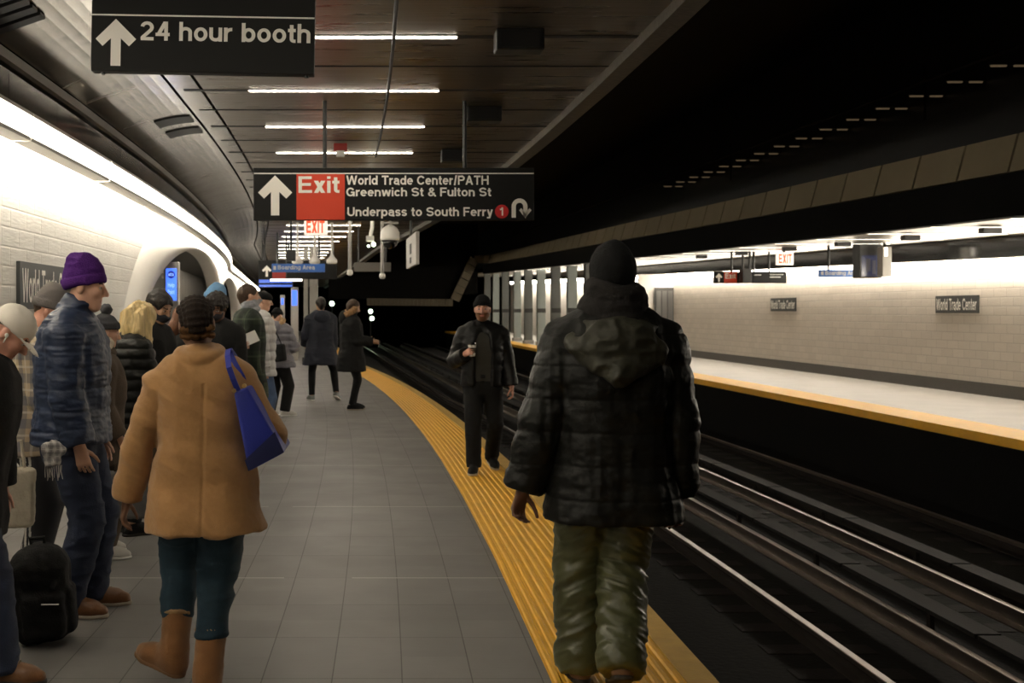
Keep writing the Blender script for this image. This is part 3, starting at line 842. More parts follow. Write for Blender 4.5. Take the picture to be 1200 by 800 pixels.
WARM = (1.0, .90, .74)
m_tile = floor_material()
m_block = block_material('white_block', (.80, .775, .72), (.75, .72, .665))
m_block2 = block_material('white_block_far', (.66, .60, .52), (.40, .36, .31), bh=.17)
m_plaster = M('white_plaster', (.76, .73, .68), .5, var=.05, vscale=3)
m_black = M('black_steel', (.012, .012, .011), .45)
m_blackgloss = M('black_glass', (.012, .011, .010), .12, spec=.6, var=.3, vscale=3)
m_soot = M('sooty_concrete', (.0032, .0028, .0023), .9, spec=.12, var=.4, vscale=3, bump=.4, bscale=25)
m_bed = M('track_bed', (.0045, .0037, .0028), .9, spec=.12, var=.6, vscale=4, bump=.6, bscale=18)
m_ceil = metal_streak('bronze_ceiling_panel', (.20, .165, .125), .28, (1.2, 14, 1), .10, .3, .8)
m_vault = metal_streak('steel_vault_panel', (.24, .215, .18), .20, (.9, 4.5, .9), .05, .6)  # strong colour streaks imitate smeared reflections on the vault
m_brown = M('dark_bronze', (.05, .042, .033), .45, .6, var=.2)
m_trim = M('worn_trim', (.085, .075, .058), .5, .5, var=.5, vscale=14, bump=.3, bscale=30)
m_joint = M('joint_black', (.008, .0075, .007), .6)
m_yellow = M('yellow_tactile', (.80, .41, .013), .5, var=.16, vscale=7, bump=.25, bscale=220)
m_edge = M('ochre_edge_board', (.50, .31, .07), .6, var=.25, vscale=9, bump=.3, bscale=60)
m_grayfloor = M('pale_platform_floor', (.37, .345, .315), .5, var=.2, vscale=1.6, bump=.1, bscale=30)
m_base = M('dark_base', (.07, .063, .055), .5, var=.2)
m_graypanel = M('gray_panel', (.30, .285, .26), .4, .3, var=.15, vscale=4)
m_lamp = M('lamp_diffuser', (1, .95, .88), .4, emit=17, ecol=WARM)
m_lamp2 = M('lamp_diffuser_far', (1, .95, .88), .4, emit=3.2, ecol=WARM)
m_cove = M('cove_diffuser', (1, .97, .92), .4, emit=7, ecol=(1.0, .93, .80))
m_washer = M('wall_washer_lens', (1, .97, .92), .4, emit=24, ecol=(1.0, .93, .80))
m_cove2 = M('cove_diffuser_far', (1, .97, .92), .4, emit=20, ecol=(1.0, .91, .76))
m_white = M('white_enamel', (.85, .83, .78), .35)
m_alu = M('brushed_metal', (.45, .43, .40), .35, .9, var=.1)
m_housing = M('lamp_housing', (.35, .33, .30), .45)
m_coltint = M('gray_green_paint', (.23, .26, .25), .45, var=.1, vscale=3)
m_rail = M('rail_steel', (.24, .20, .17), .30, .95, var=.25, vscale=6)
m_railside = M('rusty_rail', (.012, .0085, .006), .8, .0, spec=.15, var=.4, vscale=10)
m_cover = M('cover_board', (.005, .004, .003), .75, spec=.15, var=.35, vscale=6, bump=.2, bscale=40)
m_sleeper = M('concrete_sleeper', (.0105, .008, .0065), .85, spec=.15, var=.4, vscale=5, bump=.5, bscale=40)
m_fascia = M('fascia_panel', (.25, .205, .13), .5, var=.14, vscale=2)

def structure(o): return tag(o, kind='structure')
YS = frange(-7, 12, 2.4) + frange(12, 36, 1.3)[1:] + frange(36, 90, 3)[1:]

# --- near platform
structure(MB().sweep([(-6.2, 0), (.861, 0), (.861, -.5), (-6.2, -.5)], YS, bx).build('floor', m_tile))
prof = [(.861, -.06), (.861, .004)]
nr = 11
for i in range(nr):
    x = .872 + i * .0525
    prof += [(x, .004), (x + .008, .0115), (x + .026, .0115), (x + .034, .004)]
prof += [(1.44, .004), (1.44, -.06)]
o = MB().sweep(prof, YS, bx).build('tactile_strip', m_yellow); tag(o, 'ribbed yellow warning strip along the edge of the near gray tiled platform', 'tactile paving')
o = MB().sweep([(1.443, -.18), (1.443, .010), (1.575, .010), (1.575, -.18)], YS, bx).build('edge_board', m_edge)
tag(o, 'smooth ochre edge board between the near yellow ribs and the track', 'edge board')
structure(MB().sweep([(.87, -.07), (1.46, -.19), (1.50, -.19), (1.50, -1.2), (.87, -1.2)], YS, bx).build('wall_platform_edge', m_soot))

# --- left wall with two arched openings
def arch_h(y, c, a, top):
    t = 1 - ((y - c) / a) ** 2
    return top * t ** .34 if t > 0 else 0.0
ARCH = [(21.6, 8.4, 2.76), (38.6, 6.6, 2.76)]
def hole(y): return max(arch_h(y, *A) for A in ARCH)
ys = frange(-7, 12, 1.0)
for c, a, t in ARCH: ys += [c - a * math.cos(p) for p in frange(0, math.pi, math.pi / 56)]
ys = sorted(set(round(y, 4) for y in ys + frange(44.5, 90, 2.2)))
ys = [y for i, y in enumerate(ys) if i == 0 or y - ys[i - 1] > 1e-3]
XW, TW, ZT = -2.74, .20, 2.98
mb = MB()
for y0, y1 in zip(ys[:-1], ys[1:]):
    h0, h1 = hole(y0), hole(y1)
    f = lambda x, y, z: (bx(x, y), y, z)
    mb.poly([f(XW, y0, h0), f(XW, y1, h1), f(XW, y1, ZT), f(XW, y0, ZT)])
    mb.poly([f(XW - TW, y0, h0), f(XW - TW, y0, ZT), f(XW - TW, y1, ZT), f(XW - TW, y1, h1)])
    mb.poly([f(XW, y0, ZT), f(XW, y1, ZT), f(XW - TW, y1, ZT), f(XW - TW, y0, ZT)])
    if h0 > 0 or h1 > 0: mb.poly([f(XW, y0, h0), f(XW - TW, y0, h0), f(XW - TW, y1, h1), f(XW, y1, h1)])
wl = structure(mb.build('wall_left', m_block))
for i, (c, a, t) in enumerate(ARCH):
    # smooth white surround round the opening, swelling a little from the blocks
    mb = MB(); n = 60; ring = []
    for p in frange(0, math.pi, math.pi / n):
        yi = c - (a - .02) * math.cos(p); zi = (t - .02) * max(math.sin(p), 0) ** .68
        yo = c - (a + .85) * math.cos(p); zo = min((t + .75) * max(math.sin(p), 0) ** .68, 2.80)
        ring.append([(XW - TW - .02, yi, zi), (XW + .02, yi, zi), (XW + .075, yi + (yo - yi) * .35, zi + (zo - zi) * .35),
                     (XW + .07, yi + (yo - yi) * .7, zi + (zo - zi) * .7), (XW + .004, yo, zo)])
    vs = [(bx(x, y), y, z) for r in ring for x, y, z in r]; fs = []
    for j in range(len(ring) - 1):
        for k in range(4): fs.append((j * 5 + k, j * 5 + k + 1, j * 5 + k + 6, j * 5 + k + 5))
    mb.add(vs, fs); o = structure(mb.build('trim_%d' % (i + 1), m_plaster, smooth=True))
# passage behind the arches: gray metal panels with seams
mb = MB()
for y in frange(8, 60, 1.15)[:-1]:
    x = bx(-4.3, y); x1 = bx(-4.3, y + 1.13)
    mb.add([(x, y, 0), (x1, y + 1.13, 0), (x1, y + 1.13, 3.0), (x, y, 3.0), (x - .05, y, 0), (x1 - .05, y + 1.13, 0), (x1 - .05, y + 1.13, 3.0), (x - .05, y, 3.0)],
           [(0, 1, 2, 3), (5, 4, 7, 6), (4, 0, 3, 7), (1, 5, 6, 2), (3, 2, 6, 7), (4, 5, 1, 0)])
structure(mb.build('wall_passage', m_graypanel))
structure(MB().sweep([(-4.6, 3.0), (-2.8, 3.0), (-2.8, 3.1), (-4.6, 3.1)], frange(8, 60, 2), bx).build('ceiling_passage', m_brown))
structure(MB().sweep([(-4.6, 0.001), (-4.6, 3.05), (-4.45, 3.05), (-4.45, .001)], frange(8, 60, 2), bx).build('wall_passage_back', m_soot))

# cove lights on the wall top
def wall_light(y0, y1, label, grp, thin=False):
    e = empty('wall_light', (0, 0, 0)); tag(e, label, 'light', grp)
    yy = frange(y0, y1, 1.2)
    MB().sweep([(-2.735, 2.93), (-2.735, 3.02), (-2.36, 3.02), (-2.36, 2.995), (-2.45, 2.992), (-2.56, 2.965), (-2.72, 2.93)], yy, bx).build('housing', m_housing, e)
    zt = 2.95 if thin else 2.988
    MB().sweep([(-2.44, zt), (-2.385, zt - .006), (-2.375, 2.87), (-2.39, 2.852), (-2.44, 2.852)], yy, bx).build('diffuser', m_cove, e)
    MB().sweep([(-2.380, 2.850), (-2.380, 2.822), (-2.52, 2.822), (-2.52, 2.832), (-2.44, 2.850)], yy, bx).build('underside', m_housing, e)
    MB().sweep([(-2.445, 2.96), (-2.445, 2.855), (-2.53, 2.834), (-2.55, 2.845), (-2.54, 2.94)], yy, bx).build('wall_washer', m_washer, e)
    return e
for i, y in enumerate([-6.8 + 2.46 * k for k in range(7)]):
    wall_light(y, y + 2.44, 'long glowing cove light along the top of the left white block wall', 'cove lights on the left wall')
for k in range(24):
    y = 10.45 + 2.46 * k
    wall_light(y, y + 2.44, 'slimmer glowing cove light above the arched openings of the left wall', 'cove lights above the arches', True)
# black glass band, bronze ledge and the steel vault
e = empty('glass_fascia', (0, 0, 0)); tag(e, 'black glossy panel band above the left wall cove light', 'fascia')
for k in range(50):
    y = -6.8 + 1.22 * k
    MB().sweep([(-2.62, 3.03), (-2.50, 3.03), (-2.50, 3.31), (-2.62, 3.31)], [y, y + 1.205], bx).build('panel', m_blackgloss, e)
structure(MB().sweep([(-2.66, 3.32), (-2.47, 3.32), (-2.45, 3.34), (-2.45, 3.41), (-2.66, 3.41)], YS, bx).build('trim_ledge', m_brown))
vp = []
for i in range(9):
    t = i / 8; vp.append((-2.45 + .73 * t, 3.42 + .18 * math.sin(t * math.pi / 2)))
structure(MB().sweep(vp + [(-1.72, 3.66), (-2.45, 3.48)], YS, bx).build('ceiling_vault', m_vault, smooth=False))
structure(MB().sweep([(-1.69, 3.60), (-1.47, 3.60), (-1.47, 3.66), (-1.69, 3.66)], YS, bx).build('ceiling_strip', m_vault))
# two black slots in the vault
for k, y in enumerate((11.3, 12.0)):
    x0, x1 = -2.12, -1.76
    zv = lambda x: 3.42 + .18 * math.sin((x + 2.45) / .73 * math.pi / 2) - .012
    mb = MB(); ring = []
    for yy in (y, y + .36):
        for j in range(5):
            x = x0 + (x1 - x0) * j / 4; ring.append((bx(x, yy), yy, zv(x)))
    vs = ring + [(a, b, c + .02) for a, b, c in ring]
    fs = [(j, j + 1, j + 6, j + 5) for j in range(4)] + [(10 + j, 15 + j, 16 + j, 11 + j) for j in range(4)] + [(0, 5, 15, 10), (4, 14, 19, 9)] + [(j, 10 + j, 11 + j, j + 1) for j in range(4)] + [(5 + j, 6 + j, 16 + j, 15 + j) for j in range(4)]
    mb.add(vs, fs); o = mb.build('ceiling_vent', m_joint)
    tag(o, ('nearer' if k == 0 else 'farther') + ' of two black slots in the steel vault left of the exit sign', 'vent', 'vents in the vault')

# main ceiling with dark cross joints
LY = [8.07 + 1.955 * k for k in range(-3, 18)]
c0 = MB().sweep([(-1.44, 3.60), (2.0, 3.60), (2.0, 3.70), (-1.44, 3.70)], YS, bx).build('ceiling', m_ceil); structure(c0)
mb = MB()
for y in LY:
    for yy, w in ((y + .977, .03), (y, .07)):
        for xs in ([(-1.62, 2.0)]):
            a, b_ = bx(xs[0], yy), bx(xs[1], yy)
            mb.box(a, b_, yy - w / 2, yy + w / 2, 3.596, 3.602)
o = mb.build('joint', m_joint, c0)
o = MB().sweep([(2.0, 3.52), (2.13, 3.50), (2.13, 3.72), (2.0, 3.72)], YS, bx).build('trim_1', m_trim); structure(o)
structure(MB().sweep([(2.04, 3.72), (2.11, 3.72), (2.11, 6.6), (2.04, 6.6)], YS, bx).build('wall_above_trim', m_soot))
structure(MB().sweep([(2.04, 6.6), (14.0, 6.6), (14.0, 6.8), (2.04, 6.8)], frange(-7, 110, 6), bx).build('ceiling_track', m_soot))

# ceiling lights
def ceiling_light(y, x0, x1, z, label, grp, mat, fb=bx, dz=0.0):
    xa, xb = fb(x0, y), fb(x1, y)
    e = empty('ceiling_light', ((xa + xb) / 2, y, z + dz)); tag(e, label, 'light', grp); w = (xb - xa) / 2
    MB().box(-w - .02, w + .02, -.042, .042, -.006, .022).build('housing', m_black, e)
    MB().box(-w, w, -.032, .032, -.0085, -.0062).build('diffuser', mat, e)
NAMES = {8.07: 'topmost long white ceiling light, running behind the hanging 24 hour booth sign',
         10.025: 'second white ceiling light down from the top, below the 24 hour booth sign',
         11.98: 'third white ceiling light down from the top, above the hanging exit sign',
         13.935: 'lowest white ceiling light still above the hanging exit sign'}
for y in LY:
    lab = next((v for k, v in NAMES.items() if abs(k - y) < .05), None)
    if lab: ceiling_light(y, -1.03, .68, 3.60, lab, 'ceiling lights of the near platform', m_lamp)
    elif y < 8: ceiling_light(y, -1.03, .68, 3.60, 'white ceiling light of the near platform closest to the viewer', 'near ceiling lights overhead', m_lamp)
    else: ceiling_light(y, -1.03, .68, 3.60, 'distant white ceiling light seen below the hanging exit sign', 'distant ceiling lights', m_lamp)

# conduits and boxes under the ceiling
o = MB().tube([(bx(.22, y), y, 3.555) for y in frange(1, 14, 1)], .014, 8).build('conduit', m_joint); tag(o, 'thin black conduit running lengthwise under the bronze ceiling past the lights', 'conduit')
for u0, u1, v0, v1, lab in ((580, 636, 36, 55, 'largest black loudspeaker box under the bronze ceiling, right of the topmost light'),
                            (546, 587, 127, 137, 'middle black loudspeaker box under the ceiling, right of the second light'),
                            (517, 545, 174, 188, 'smallest black loudspeaker box under the ceiling, just above the exit sign')):
    Y = 1.93 * F / (365 - (v0 + v1) / 2); a = at(u0, v1, Y); c = at(u1, v0, Y)
    e = empty('ceiling_loudspeaker', ((a[0] + c[0]) / 2, Y, 3.585)); tag(e, lab, 'loudspeaker', 'ceiling loudspeakers'); w = (c[0] - a[0]) / 2
    MB().box(-w, w, -.09, .09, -.15, 0, bev=.012).build('cabinet', m_black, e)
    MB().box(-w + .03, w - .03, -.094, -.088, -.13, -.02).build('grille', m_joint, e)
e = empty('ceiling_alarm', at(399, 166, 13.1)[:2] + (3.585,)); tag(e, 'small red and white alarm unit under the ceiling beside the sign hanger', 'alarm')
MB().box(-.08, .08, -.04, .04, -.09, 0, bev=.008).build('body', M('red_enamel', (.30, .02, .012), .4), e)
MB().box(-.05, .05, -.045, .03, -.16, -.088, bev=.008).build('strobe', m_white, e)

# --- tracks
YT = frange(5, 85, 2)
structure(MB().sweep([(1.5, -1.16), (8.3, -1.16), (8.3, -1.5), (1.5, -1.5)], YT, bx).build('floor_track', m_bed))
def rail_profile(x, z):   # foot, web, head
    P = [(-.07, 0), (.07, 0), (.07, .012), (.012, .03), (.012, .105), (.036, .115), (.036, .148), (.030, .153), (-.030, .153), (-.036, .148), (-.036, .115), (-.012, .105), (-.012, .03), (-.07, .012)]
    return [(x + a, z + b) for a, b in P]
for x, lab in ((2.22, 'steel running rail of the near track closest to the near platform'), (3.70, 'steel running rail on the far side of the near track'),
               (6.15, 'steel running rail of the far track next to the covered third rail'), (7.38, 'steel running rail of the far track closest to the far platform')):
    n = 14; mb = MB()
    mb.sweep(rail_profile(x, -1.15), YT, bx, 0)
    o = mb.build('running_rail', None, None, mats=[m_railside, m_rail])
    mi = [1 if (sum(o.data.vertices[v].co.z for v in p.vertices) / len(p.vertices)) > -1.15 + .117 and len(p.vertices) == 4 else 0 for p in o.data.polygons]
    o.data.polygons.foreach_set('material_index', mi); tag(o, lab, 'rail', 'running rails')
for x, sg, lab in ((4.46, 1, 'third rail with cover board beside the near track'), (5.52, 1, 'third rail with wide segmented cover board beside the far track')):
    e = empty('third_rail', (0, 0, 0)); tag(e, lab, 'rail', 'third rails')
    o = MB().sweep(rail_profile(x, -1.06), YT, bx).build('contact_rail', m_rail, e)
    for k in range(34):
        y0 = 6 + 2.35 * k
        cxm = x + sg * .24; hw = .10 if sg > 0 else .16
        MB().sweep([(cxm - hw, -.86), (cxm + hw, -.86), (cxm + hw, -.825), (cxm - hw, -.825)], [y0, y0 + 1.15, y0 + 2.31], bx).build('cover_board', m_cover, e)
        MB().box(bx(x + sg * .37, y0 + 1.1) - .02, bx(x + sg * .37, y0 + 1.1) + .02, y0 + 1.07, y0 + 1.13, -1.15, -.86).build('bracket', m_railside, e)
src = None
for xc, lab in ((2.96, 'dark concrete sleeper under the rails of the near track'), (6.65, 'dark concrete sleeper under the rails of the far track')):
    for k in range(44):
        y = 7.2 + .62 * k
        if src is None:
            mb = MB(); mb.box(-1.2, -.30, -.13, .13, -.02, .012, bev=.012); mb.box(.30, 1.2, -.13, .13, -.02, .012, bev=.012); mb.box(-.3, .3, -.05, .05, -.02, .0)
            src = mb.build('railway_sleeper', m_sleeper); o = src
        else: o = src.copy(); COL.objects.link(o)
        o.location = (bx(xc, y), y, -1.165); tag(o, lab, 'sleeper', 'sleepers of the near track' if xc < 4 else 'sleepers of the far track')

# --- far platform
YO = frange(8, 90, 2)
XO = 8.18
structure(MB().sweep([(XO + .1, -.03), (13.2, -.03), (13.2, -1.5), (XO + .1, -1.5)], YO, bx).build('floor_far', m_soot))
structure(MB().sweep([(XO + .72, 0), (12.4, 0), (12.4, -.03), (XO + .72, -.03)], YO, bx).build('floor_far_top', m_grayfloor))
o = MB().sweep([(XO, -.12), (XO, .006), (XO + .718, .006), (XO + .718, -.028), (XO + .1, -.028), (XO + .1, -.12)], YO, bx).build('tactile_strip', m_yellow); tag(o, 'yellow warning strip along the edge of the far platform', 'tactile paving')
XF = 11.95
fz = SLOPE
def wall_strip(x0, x1, z0, z1, ys, name, mat, slope_top=True, slope_bot=False, kind=True):
    vs, fs = [], []
    for y in ys:
        za = z0 + (SLOPE(y) if slope_bot else 0); zb = z1 + (SLOPE(y) if slope_top else 0)
        for x, z in ((x0, za), (x0, zb), (x1, zb), (x1, za)): vs.append((bx(x, y), y, z))
    for i in range(len(ys) - 1):
        for j in range(4): fs.append((i * 4 + j, i * 4 + (j + 1) % 4, i * 4 + 4 + (j + 1) % 4, i * 4 + 4 + j))
    n = len(ys) * 4; fs += [(0, 3, 2, 1), (n - 4, n - 3, n - 2, n - 1)]
    o = MB().add(vs, fs).build(name, mat)
    return structure(o) if kind else o
YW = frange(8, 41.5, 1.5)
wall_strip(XF, XF + .3, 0, 2.40, YW, 'wall_right', m_block2)
wall_strip(XF - .03, XF + .0, 0, .24, YW, 'baseboard_right', m_base, slope_top=False)
wall_strip(XF - .02, XF + .3, 2.60, 2.97, frange(8, 86, 2), 'trim_2', m_blackgloss, True, True)
for k in range(30):
    y = 9 + 2.46 * k
    e = empty('wall_light', (0, 0, 0)); tag(e, 'glowing cove light along the top of the far white block wall', 'light', 'cove lights on the far wall')
    o = wall_strip(XF - .16, XF - .04, 2.41, 2.57, [y, y + 1.22, y + 2.44], 'diffuser', m_cove2, True, True, kind=False); o.parent = e
    o = wall_strip(XF - .17, XF - .002, 2.575, 2.598, [y, y + 1.22, y + 2.44], 'housing', m_housing, True, True, kind=False); o.parent = e
wall_strip(XO + .25, XF + .4, 2.98, 3.05, frange(8, 86, 3), 'ceiling_far', metal_streak('far_ceiling_panel', (.36, .33, .29), .35, (2, 8, 1), .1, .3), True, True)
wall_strip(XO + .02, XO + .25, 2.92, 3.47, frange(8, 66, 2), 'beam_far', m_soot, True, True)
wall_strip(XO + .45, XO + .75, 3.4, 6.6, frange(8, 80, 3), 'wall_above_beam', M('dark_glossy_steel', (.008, .007, .006), .35, spec=.3, var=.4), False, True)
# fascia panels above the far platform edge
e = empty('roof_fascia', (0, 0, 0)); tag(e, 'long row of tan fascia panels above the far platform edge', 'fascia')
for k in range(44):
    y = 10.4 + 1.2 * k
    z0, z1 = 3.48, 3.97
    vs = []
    for yy in (y + .02, y + 1.17):
        for dx, z in ((-.03, z0), (.10, z1), (.30, z1), (.30, z0)): vs.append((bx(XO + dx, yy), yy, z + SLOPE(yy)))
    MB().add(vs, [(0, 1, 2, 3), (7, 6, 5, 4), (0, 4, 5, 1), (1, 5, 6, 2), (2, 6, 7, 3), (3, 7, 4, 0)]).build('panel', m_fascia, e)
# elbow and lower run of the fascia at the end of the track hall
mb = MB()
def bar(u0, v0, u1, v1, th, Y, n):
    for i in range(n):
        a, b = i / n, (i + .93) / n
        p, q = at(u0 + (u1 - u0) * a, v0 + (v1 - v0) * a, Y), at(u0 + (u1 - u0) * b, v0 + (v1 - v0) * b, Y)
        d = unit(np.array(q) - np.array(p)); nn = np.array([-d[2], 0, d[0]]) * th / 2
        P = [np.array(p) - nn, np.array(q) - nn, np.array(q) + nn, np.array(p) + nn]
        mb.add([(v[0], v[1] + dy, v[2]) for dy in (0, .3) for v in P], [(0, 1, 2, 3), (7, 6, 5, 4), (0, 4, 5, 1), (1, 5, 6, 2), (2, 6, 7, 3), (3, 7, 4, 0)])
m_fdim = M('fascia_panel_shaded', (.10, .08, .05), .6, var=.2)  # darker copy of the fascia colour, shade of the far end painted in
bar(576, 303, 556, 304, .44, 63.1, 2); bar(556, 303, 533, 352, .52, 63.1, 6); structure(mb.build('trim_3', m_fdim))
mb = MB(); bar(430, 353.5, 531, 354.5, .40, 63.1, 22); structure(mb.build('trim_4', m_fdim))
structure(MB().box(-2, at(534, 0, 63.5)[0], 63.5, 63.8, 2.35, 6.6).box(at(534, 0, 63.5)[0], at(560, 0, 63.5)[0], 63.5, 63.8, 2.6, 6.6).build('wall_end', m_soot))
structure(MB().box(-12, 16, 118, 118.4, -1.5, 7).build('wall_tunnel_end', m_soot))

# columns on the far platform: I sections
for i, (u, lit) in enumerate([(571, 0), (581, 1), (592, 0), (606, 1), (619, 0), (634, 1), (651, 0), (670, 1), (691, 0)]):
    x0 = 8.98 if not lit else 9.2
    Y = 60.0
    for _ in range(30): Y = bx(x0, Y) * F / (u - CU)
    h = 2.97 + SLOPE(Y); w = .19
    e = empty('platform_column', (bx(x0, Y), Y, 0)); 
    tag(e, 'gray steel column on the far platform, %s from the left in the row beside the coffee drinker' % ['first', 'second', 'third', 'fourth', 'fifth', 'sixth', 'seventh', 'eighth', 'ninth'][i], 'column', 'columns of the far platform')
    mb = MB(); mb.box(-w, w, -w, -w + .035, 0, h); mb.box(-w, w, w - .035, w, 0, h); mb.box(-.03, .03, -w + .035, w - .035, 0, h); mb.build('shaft', m_coltint if lit else M('gray_green_paint_shaded', (.10, .105, .10), .45, var=.15), e)  # lit and shaded tones of one column colour, shade painted in
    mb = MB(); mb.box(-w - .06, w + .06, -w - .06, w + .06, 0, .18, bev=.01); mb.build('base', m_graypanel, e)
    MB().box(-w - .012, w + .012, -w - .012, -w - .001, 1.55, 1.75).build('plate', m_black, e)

# gate recess at the end of the far wall
Y = 41.8
structure(wall_strip(XF + .3, XF + .6, 0, 2.4, frange(41.5, 86, 3), 'wall_right_far', m_plaster, True))
g = at(766, 337, 41.6); g2 = at(795, 405, 41.6)
e = empty('door_1', ((g[0] + g2[0]) / 2, 41.45, 0)); tag(e, kind='structure'); wdt = (g2[0] - g[0]) / 2
mb = MB()
MB().box(-wdt, wdt, 0, .05, .25, g[2]).build('door_frame', M('gate_dark', (.06, .058, .055), .5, .3), e)
for k in range(4): mb.box(-wdt + .06 + k * wdt * .48, -wdt + .06 + k * wdt * .48 + wdt * .36, -.03, .0, .55, g[2] - .12)
mb.build('panel', M('gate_gray', (.13, .125, .12), .5, .3), e)
structure(MB().box(at(748, 0, 41.7)[0], XF - .2, 41.6, 41.8, 0, 3.0).build('wall_far_return', m_plaster))

# far ceiling lights and boxes
for k in range(22):
    y = 15.2 + 2.1 * k
    ceiling_light(y, 8.9, 11.3, 2.98, 'white ceiling light over the far platform', 'ceiling lights of the far platform', m_lamp2, dz=SLOPE(y) - .005)
for u, v in ((1163, 265), (1071, 274), (993, 281), (932, 289), (878, 293), (833, 298)):
    x0 = 9.9; Y = x0 * F / (u - CU)
    o = MB().box(-.145, .145, -.08, .08, -.09, -.0, bev=.010).build('ceiling_loudspeaker', m_black)
    o.location = (bx(x0, Y), Y, 2.97 + SLOPE(Y)); tag(o, 'black loudspeaker box under the far platform ceiling', 'loudspeaker', 'loudspeakers of the far platform')
# cable run high above the far track
mb = MB(); mb.tube([(bx(8.3, y), y, 5.02 + SLOPE(y) * .5) for y in frange(10, 60, 2)], .022, 6)
pipe = mb.build('high_pipe', m_railside, None); tag(pipe, 'thin pipe running high along the dark wall above the far track', 'pipe')
for u, lab in ((1087, 'thin drop post below the high pipe, the nearer one'), (866, 'thin drop post below the high pipe, the farther one')):
    Y = 8.3 * F / (u - CU); z = 5.0 + SLOPE(Y) * .5
    o = MB().tube([(bx(8.3, Y) - .12, Y, z + .28), (bx(8.3, Y), Y, z + .28), (bx(8.3, Y), Y, z - .55)], .016, 6).build('drop_post', m_railside, pipe)
# tunnel lamps
def lens(e, x, z, r):
    bm = bmesh.new(); bmesh.ops.create_uvsphere(bm, u_segments=20, v_segments=12, radius=r)
    for v_ in bm.verts: v_.co.y *= .5; v_.co.x += x; v_.co.z += z
    bm.verts.index_update(); mb = MB(); mb.add([v_.co for v_ in bm.verts], [[q.index for q in f.verts] for f in bm.faces]); bm.free()
    mb.build('lens', M('green_white_lens', (.85, 1, .85), .3, emit=7, ecol=(.78, 1, .72)), e, smooth=True)
    MB().tube([(x, .05, z), (x, .22, z)], [r * 1.15, r], 16).build('casing', m_black, e)
for pts, r, Y, lab in (([(389, 355.6)], 2.7, 92, 'single pale green tunnel lamp beside the head of the person in navy'),
                       ([(434.3, 364.8), (435.8, 373)], 2.4, 92, 'two pale green tunnel lights one above the other beside the phone user')):
    p = at(*pts[0], Y); rr = r * Y / F
    e = empty('tunnel_signal', (p[0], Y, -1.16)); tag(e, lab, 'signal', 'tunnel signals')
    for q in pts: g = at(*q, Y); lens(e, g[0] - p[0], g[2] + 1.16, rr)
    MB().box(-.04, .04, .10, .18, 0, p[2] + 1.16 - rr * .5).build('mast', m_black, e)
# unseen lights added behind the arches to brighten the passage
for y in (12, 16, 20, 24, 29, 34, 40, 46):
    ceiling_light(y, -3.18, -2.9, 2.985, 'unseen light added to brighten the passage behind the white arches', 'added passage lights', M('passage_fill_lamp', (1, .95, .88), .4, emit=90, ecol=WARM))

# faint glowing dashes above the far track, standing in for lamp reflections
for k in range(15):
    y = 14.3 + 1.04 * k; x = bx(8.35, y)
    e = empty('lamp_reflection', (x, y, 4.8 + SLOPE(y) * .3)); tag(e, 'faint glowing double dash standing in for a lamp reflection high on the dark wall above the far track', 'lamp', 'faint reflections above the far track')
    MB().box(-.26, .30, .0, .03, .014, .03).build('bracket', m_black, e)
    for x0, x1 in ((-.24, -.04), (.06, .24)): MB().box(x0, x1, -.01, .02, -.010, .013).build('tube', M('dim_reflection_glow', (.3, .2, .1), .4, emit=.042, ecol=(1, .70, .40)), e)  # glow imitates reflected light, not real lamp tubes

# black slatted grille where the vault meets the top left of the view
e = empty('ceiling_grille', (bx(-2.2, 6.9), 6.9, 3.47)); tag(e, 'black slatted grille in the vault at the upper left corner', 'vent')
for k in range(5):
    y0 = -.40 + .17 * k
    MB().add([(-.22, y0, -.065), (.12, y0, .052), (.12, y0 + .11, .052), (-.22, y0 + .11, -.065), (-.22, y0, -.045), (.12, y0, .072), (.12, y0 + .11, .072), (-.22, y0 + .11, -.045)],
             [(0, 3, 2, 1), (4, 5, 6, 7), (0, 1, 5, 4), (1, 2, 6, 5), (2, 3, 7, 6), (3, 0, 4, 7)]).build('slat', m_joint, e)
# ------------------------------------------------------------------ signs and hanging things
m_signblack = M('sign_black', (.0095, .0095, .009), .6, spec=.25)
m_letter = M('sign_white', (.90, .87, .80), .5)
m_signred = M('sign_red', (.68, .055, .018), .45)
m_bullet = M('sign_bullet_red', (.55, .02, .022), .45)
m_signblue = M('sign_blue', (.03, .12, .42), .45)
ARROW = [(63, 0), (0, 62), (22, 84), (48, 60), (48, 145), (79, 145), (79, 60), (105, 84), (127, 62)]
def add_arrow(mb, f, u0, u1, v0, v1, mi=0):
    """f(u, v) -> point; two convex pieces"""
    P = [f(u0 + x / 127 * (u1 - u0), v0 + y / 145 * (v1 - v0)) for x, y in ARROW]
    b = P
    mb.add(b, [(0, 1, 2, 3), (0, 3, 6), (0, 6, 7, 8), (3, 4, 5, 6)], mi)

